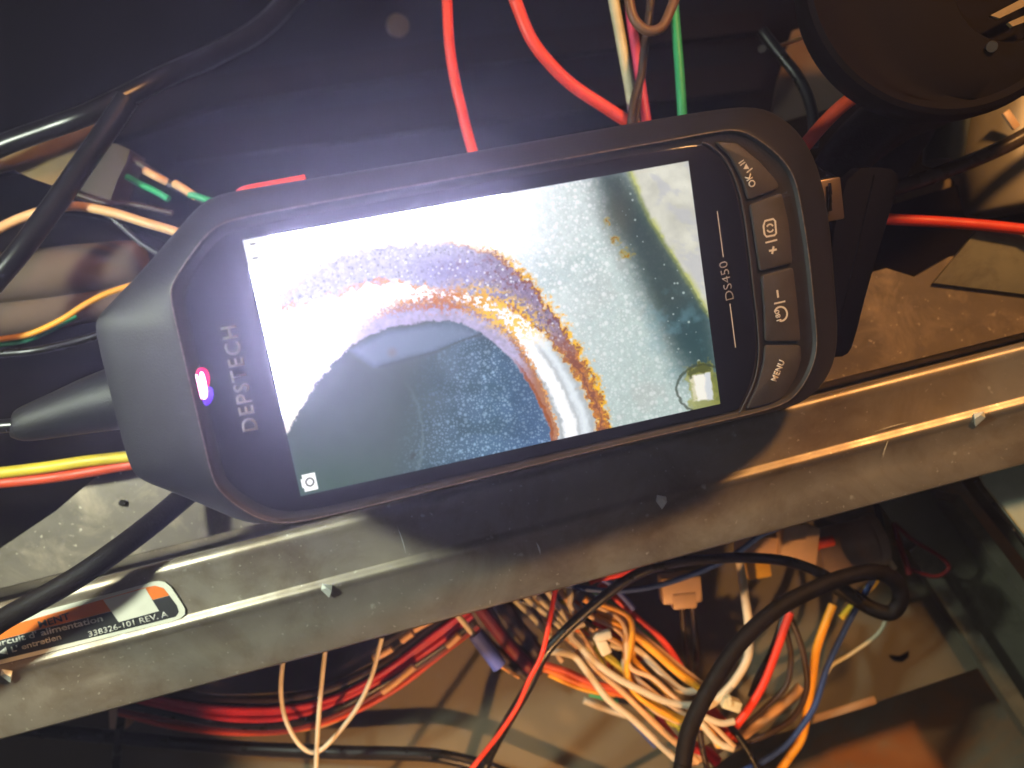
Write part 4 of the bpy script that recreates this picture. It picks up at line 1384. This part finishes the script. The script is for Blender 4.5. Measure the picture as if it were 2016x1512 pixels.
# nylon clips and plugs
def plug(label, parts, z, m, name='plug', cat='connector'):
    e = empty(name, W(parts[0][0], parts[0][1], z))
    tag(e, label, cat)
    for (x0, y0, x1, y1, wd, dep, mm, nm) in parts:
        o = pxbox(nm, MT[mm], x0, y0, x1, y1, wd, z, dep)
        sub(o, e)
        z += 0.7
    return e


plug('small white nylon clip on the white wires', [(1176, 1250, 1196, 1290, 22, 5, 'white', 'clip_body'), (1186, 1246, 1190, 1262, 34, 4, 'white', 'clip_tab')], -58, 'white', 'cable_clip', 'clip')
plug('pale nylon clip where the red wire meets the black sleeve', [(1424, 1384, 1460, 1396, 22, 5, 'cream', 'clip_body'), (1436, 1372, 1440, 1392, 10, 4, 'cream', 'clip_tab')], -60, 'cream', 'cable_clip', 'clip')
pl1 = plug('peach two-pin plug with two dark wires hanging from it', [(1304, 1166, 1382, 1160, 50, 9, 'nylon', 'plug_body'), (1325, 1186, 1372, 1182, 30, 7, 'nylon', 'plug_neck')], -84, 'nylon')
sub(tube('lead', MT['brownblk'], 11, [(1342, 1190, -86), (1346, 1240, -88), (1352, 1290, -92), (1358, 1322, -96)]), pl1)
sub(tube('lead', MT['brownblk'], 11, [(1362, 1188, -86), (1367, 1230, -88), (1372, 1280, -92), (1370, 1320, -96)]), pl1)
plug('large peach nylon plug end at the cloudy cylinder', [(1540, 1070, 1612, 1078, 74, 14, 'nylon', 'plug_body'), (1556, 1046, 1590, 1052, 34, 10, 'nylon', 'plug_neck')], -70, 'nylon')
plug('peach plug half next to the large plug', [(1462, 1082, 1536, 1082, 46, 12, 'nylon', 'plug_body')], -78, 'nylon')
plug('yellow nylon plug under the black cable', [(1472, 1126, 1518, 1118, 34, 10, 'nylony', 'plug_body')], -80, 'nylony')
cyl = empty('cloudy_cylinder', W(1670, 1075, -84))
tag(cyl, 'cloudy brown plastic cylinder right of the large peach plug', 'cylinder')
sub(tube('cylinder_body', MT['clear'], 96, [(1604, 1092, -84), (1620, 1088, -84), (1670, 1076, -84), (1728, 1062, -84)], sides=28, n=4), cyl)
sub(tube('inner_core', MT['redorange'], 24, [(1608, 1072, -74.5), (1640, 1066, -74.5)], sides=14, n=4), cyl)
sub(tube('end_ring', MT['clear'], 104, [(1712, 1066, -84), (1730, 1061, -84)], sides=28, n=2), cyl)

wire('glossy green-black cable arching over the harness', MT['black'], 21, [(945, 1540, -78), (962, 1490, -74), (1000, 1420, -66), (1040, 1352, -60), (1071, 1290, -56), (1108, 1247, -54), (1153, 1205, -52), (1204, 1163, -50),
     (1242, 1137, -49), (1287, 1117, -48), (1346, 1105, -48), (1406, 1100, -48), (1465, 1098, -48), (1544, 1104, -49), (1611, 1126, -52), (1650, 1150, -56), (1690, 1182, -60)], 'cable', 'cable', n=8, sides=16)
wire('thin red wire running in front of the green-black cable', MT['red'], 10, [(1096, 1145, -50), (1092, 1168, -49), (1084, 1212, -47), (1067, 1288, -46), (1042, 1338, -46), (1019, 1390, -47), (984, 1443, -50), (955, 1480, -54), (920, 1524, -58)])
wire('thick black sleeve looping round at its upper right end', MT['braid'], 36, [(1336, 1560, -44), (1345, 1500, -44), (1358, 1435, -44), (1396, 1357, -44), (1455, 1268, -45), (1527, 1201, -47), (1606, 1158, -50), (1672, 1134, -53),
     (1727, 1126, -56), (1764, 1146, -59), (1773, 1180, -61), (1755, 1206, -63), (1722, 1200, -66), (1680, 1176, -70), (1640, 1150, -74)], 'sleeve', 'sleeve', n=8, sides=18, taper=30)
H('white wire dropping from the yellow plug behind the black sleeve', 'white', 17, [(1452, 1085), (1457, 1112), (1467, 1175), (1474, 1235), (1473, 1291), (1446, 1341), (1412, 1377), (1390, 1392)], -66)
H('short white wire crossing in front of the orange patch', 'white', 13, [(1376, 1405), (1392, 1414), (1421, 1424), (1446, 1420)], -62)
H('lowest white wire hooking right past the black sleeve', 'white', 14, [(1372, 1410), (1388, 1432), (1417, 1464), (1444, 1474)], -62)
H('bright red wire curving down on the right of the black sleeve', 'red', 16, [(1556, 1205), (1544, 1237), (1531, 1275), (1506, 1340), (1479, 1388), (1448, 1430), (1425, 1455)], -72)
H('black wire running beside the bright red one', 'black', 13, [(1548, 1200), (1534, 1240), (1518, 1285), (1494, 1330), (1478, 1372)], -78)
H('amber wire descending to the bottom edge', 'amber', 17, [(1640, 1190), (1622, 1235), (1607, 1281), (1601, 1325), (1592, 1378), (1586, 1420), (1576, 1458), (1553, 1492), (1526, 1530)], -76)
H('blue wire descending beside the amber one', 'blue', 12, [(1720, 1140), (1687, 1195), (1654, 1258), (1627, 1318), (1606, 1385), (1578, 1431), (1544, 1470), (1500, 1500), (1460, 1520)], -73)
H('yellow wire inside the sleeve loop', 'yellow', 15, [(1735, 1110), (1722, 1145), (1702, 1166), (1680, 1192), (1655, 1216)], -78)
H('thin beige wire hanging from the sleeve loop', 'cream', 8, [(1746, 1205), (1742, 1225), (1724, 1252), (1677, 1286), (1640, 1308), (1628, 1325)], -78)
H('brown wire bowing right below the sleeve', 'brownblk', 12, [(1554, 1212), (1572, 1255), (1584, 1300), (1588, 1358), (1562, 1412), (1512, 1445), (1462, 1464), (1430, 1472)], -74)
H('dark wire on the left of the bowed brown one', 'brownblk', 11, [(1545, 1230), (1557, 1290), (1548, 1350), (1510, 1390), (1472, 1425), (1448, 1440)], -78)
H('black wire heading down from the clip to the bottom edge', 'black', 14, [(1430, 1420), (1450, 1445), (1475, 1480), (1500, 1530)], -70)
H('dark wire end below the clip beside the sleeve', 'brownblk', 12, [(1378, 1440), (1384, 1480), (1396, 1530)], -74)
H('thick orange-red wire under the short white wires', 'redorange', 34, [(1380, 1390), (1404, 1412), (1428, 1440), (1442, 1462)], -80)
H('short red wire below the orange-red one', 'crimson', 24, [(1366, 1470), (1392, 1482), (1412, 1500)], -84)
H('tan wire crossing under the bowed brown wire', 'tan', 22, [(1446, 1462), (1480, 1432), (1520, 1405), (1560, 1372), (1578, 1352)], -96)
H('tan wire at the very bottom right of the sleeve', 'tan', 26, [(1352, 1500), (1400, 1478), (1440, 1450)], -92)
H('dark blue wire running under the rail to the plugs', 'blue', 12, [(1110, 1150), (1160, 1160), (1220, 1163), (1290, 1154), (1360, 1132), (1420, 1106), (1460, 1082), (1500, 1052), (1530, 1040)], -62)
H('red wire end just under the rail beside the green-black cable', 'red', 13, [(1160, 1146), (1175, 1140), (1220, 1130), (1278, 1112)], -58)
H('short blue wire beside the red wire end', 'crimp', 12, [(1190, 1142), (1204, 1152), (1232, 1180), (1248, 1200)], -64)
H('thin maroon wire right of the cloudy cylinder', 'maroon', 12, [(1760, 1030), (1772, 1075), (1785, 1110), (1790, 1130)], -86)
H('thin pinkish wire looping right of the cloudy cylinder', 'maroon', 8, [(1765, 1035), (1800, 1065), (1850, 1095), (1868, 1118), (1840, 1135), (1790, 1120)], -90)
H('white wire end right of the cloudy cylinder', 'white', 10, [(1735, 1060), (1748, 1098), (1762, 1120)], -84)
H('black wire passing right of the cloudy cylinder', 'black', 14, [(1722, 980), (1736, 1040), (1740, 1090), (1735, 1140)], -80)

# bundle along the lower left
LB = [(230, 1360), (330, 1384), (440, 1402), (560, 1402), (660, 1376), (760, 1324), (850, 1262), (925, 1205)]
spec = [('brownblk', 22, -26, 0, 'dark wire on top of the lower left bundle'), ('maroon', 18, -12, -3, 'maroon wire in the lower left bundle'), ('crimson', 14, 0, 2, 'crimson wire second from the middle of the lower left bundle'),
        ('crimson', 13, 10, 3, 'crimson wire in the middle of the lower left bundle'), ('black', 20, 22, 0, 'black wire low in the lower left bundle'), ('maroon', 15, 34, -2, 'maroon wire low in the lower left bundle'),
        ('redorange', 11, 44, -4, 'red-orange wire at the bottom of the lower left bundle'), ('crimson', 13, -6, 4, 'upper crimson wire in the lower left bundle')]
for c, wd, off, dz, lab in spec:
    P = []
    for i, (x, y) in enumerate(LB):
        k = i / (len(LB) - 1)
        nx, ny = (0.1, 1.0) if k < 0.5 else (0.35 + 0.2 * k, 0.85)
        s_off = off * (1.0 - 0.25 * k) + 3 * math.sin(i * 1.7 + off)
        P.append((x + nx * s_off, y + ny * s_off))
    H(lab, c, wd, P, -84 + dz)
H('peach wire along the underside of the lower left bundle', 'tan', 14, [(170, 1372), (262, 1392), (350, 1416), (440, 1438), (540, 1436), (640, 1424), (740, 1372)], -90)
for i, p in enumerate(([(735, 1296), (752, 1288), (772, 1276)], [(790, 1262), (800, 1254), (812, 1246)], [(815, 1240), (835, 1228), (850, 1220)], [(752, 1362), (780, 1342), (815, 1312)], [(880, 1272), (892, 1262), (904, 1250)])):
    lab = ['tan wire piece at the left of the red bundle', 'tan wire piece in the middle above the red bundle', 'tan wire piece touching the rail above the red bundle', 'orange-tan wire under the red bundle', 'tan wire piece between bundle and blue crimp'][i]
    H(lab, 'tan', 15, p, -76)
tg = 'thin white cords below the rail'
wire('thin white cord curving in a J left of the straight one', MT['white'], 9, [(562, 1285, -48), (556, 1312, -52), (553, 1365, -56), (562, 1415, -60), (585, 1460, -64), (612, 1481, -66), (635, 1474, -68), (668, 1440, -66), (705, 1390, -58), (732, 1330, -52), (752, 1255, -48)], 'cord', 'cord', tg)
wire('thin straight white cord reaching the bottom edge', MT['white'], 9, [(642, 1270, -46), (638, 1300, -48), (630, 1380, -54), (625, 1450, -58), (621, 1540, -64)], 'cord', 'cord', tg)
wire('glossy black cable along the bottom left edge', MT['black'], 27, [(-60, 1432, -100), (100, 1440, -99), (233, 1452, -98), (340, 1462, -97), (500, 1474, -96), (672, 1481, -94), (772, 1483, -92), (862, 1488, -90), (950, 1508, -90), (1010, 1530, -90)], 'cable', 'cable', sides=16)
wire('black upright cable below the rail at the lower left', MT['black'], 17, [(244, 1385, -90), (238, 1420, -92), (232, 1470, -98), (226, 1540, -104)], 'cable', 'cable')
pxbx = pxbox('standoff', MT['nylon'], 230, 1385, 232, 1436, 34, -94, 12)
tag(pxbx, 'peach standoff block beside the black upright cable', 'standoff')
slab('floor_crescent', [(1752, 1290), (1772, 1292), (1790, 1282), (1789, 1294), (1778, 1302), (1762, 1300)], -110.8, 0.6, MT['dark'], None, 'small dark crescent-shaped mark on the floor sheet', 'mark')  # thin dark crescent lying on the floor sheet

# ------------------------------------------------------------------ added scattering volume: stands in for lens glare around the bright screen
GLARE_DENSITY = 0.22
if GLARE_DENSITY:
    hm = bpy.data.materials.new('glare_volume')
    hm.use_nodes = True
    nt = hm.node_tree
    nt.nodes.remove(nt.nodes['Principled BSDF'])
    pvn = nt.nodes.new('ShaderNodeVolumePrincipled')
    pvn.inputs['Color'].default_value = (0.80, 0.79, 1.0, 1)
    pvn.inputs['Density'].default_value = GLARE_DENSITY
    pvn.inputs['Anisotropy'].default_value = 0.84
    nt.links.new(pvn.outputs[0], nt.nodes['Material Output'].inputs['Volume'])
    v_, f_ = box_data(Vector((0, 0, 20)), 620, 620, 230, (1, 0, 0), (0, 1, 0), (0, 0, 1), 0)
    tag(mesh('glare_haze', v_, f_, hm, None, smooth=False), None, None, None, 'stuff')

for o in sc.objects:
    if o.type == 'MESH' and len(o.data.polygons) and o.name.split('.')[0] not in ('glare_haze',):
        try:
            o.data.set_sharp_from_angle(angle=math.radians(38))
        except Exception:
            pass

sc.cycles.use_denoising = True
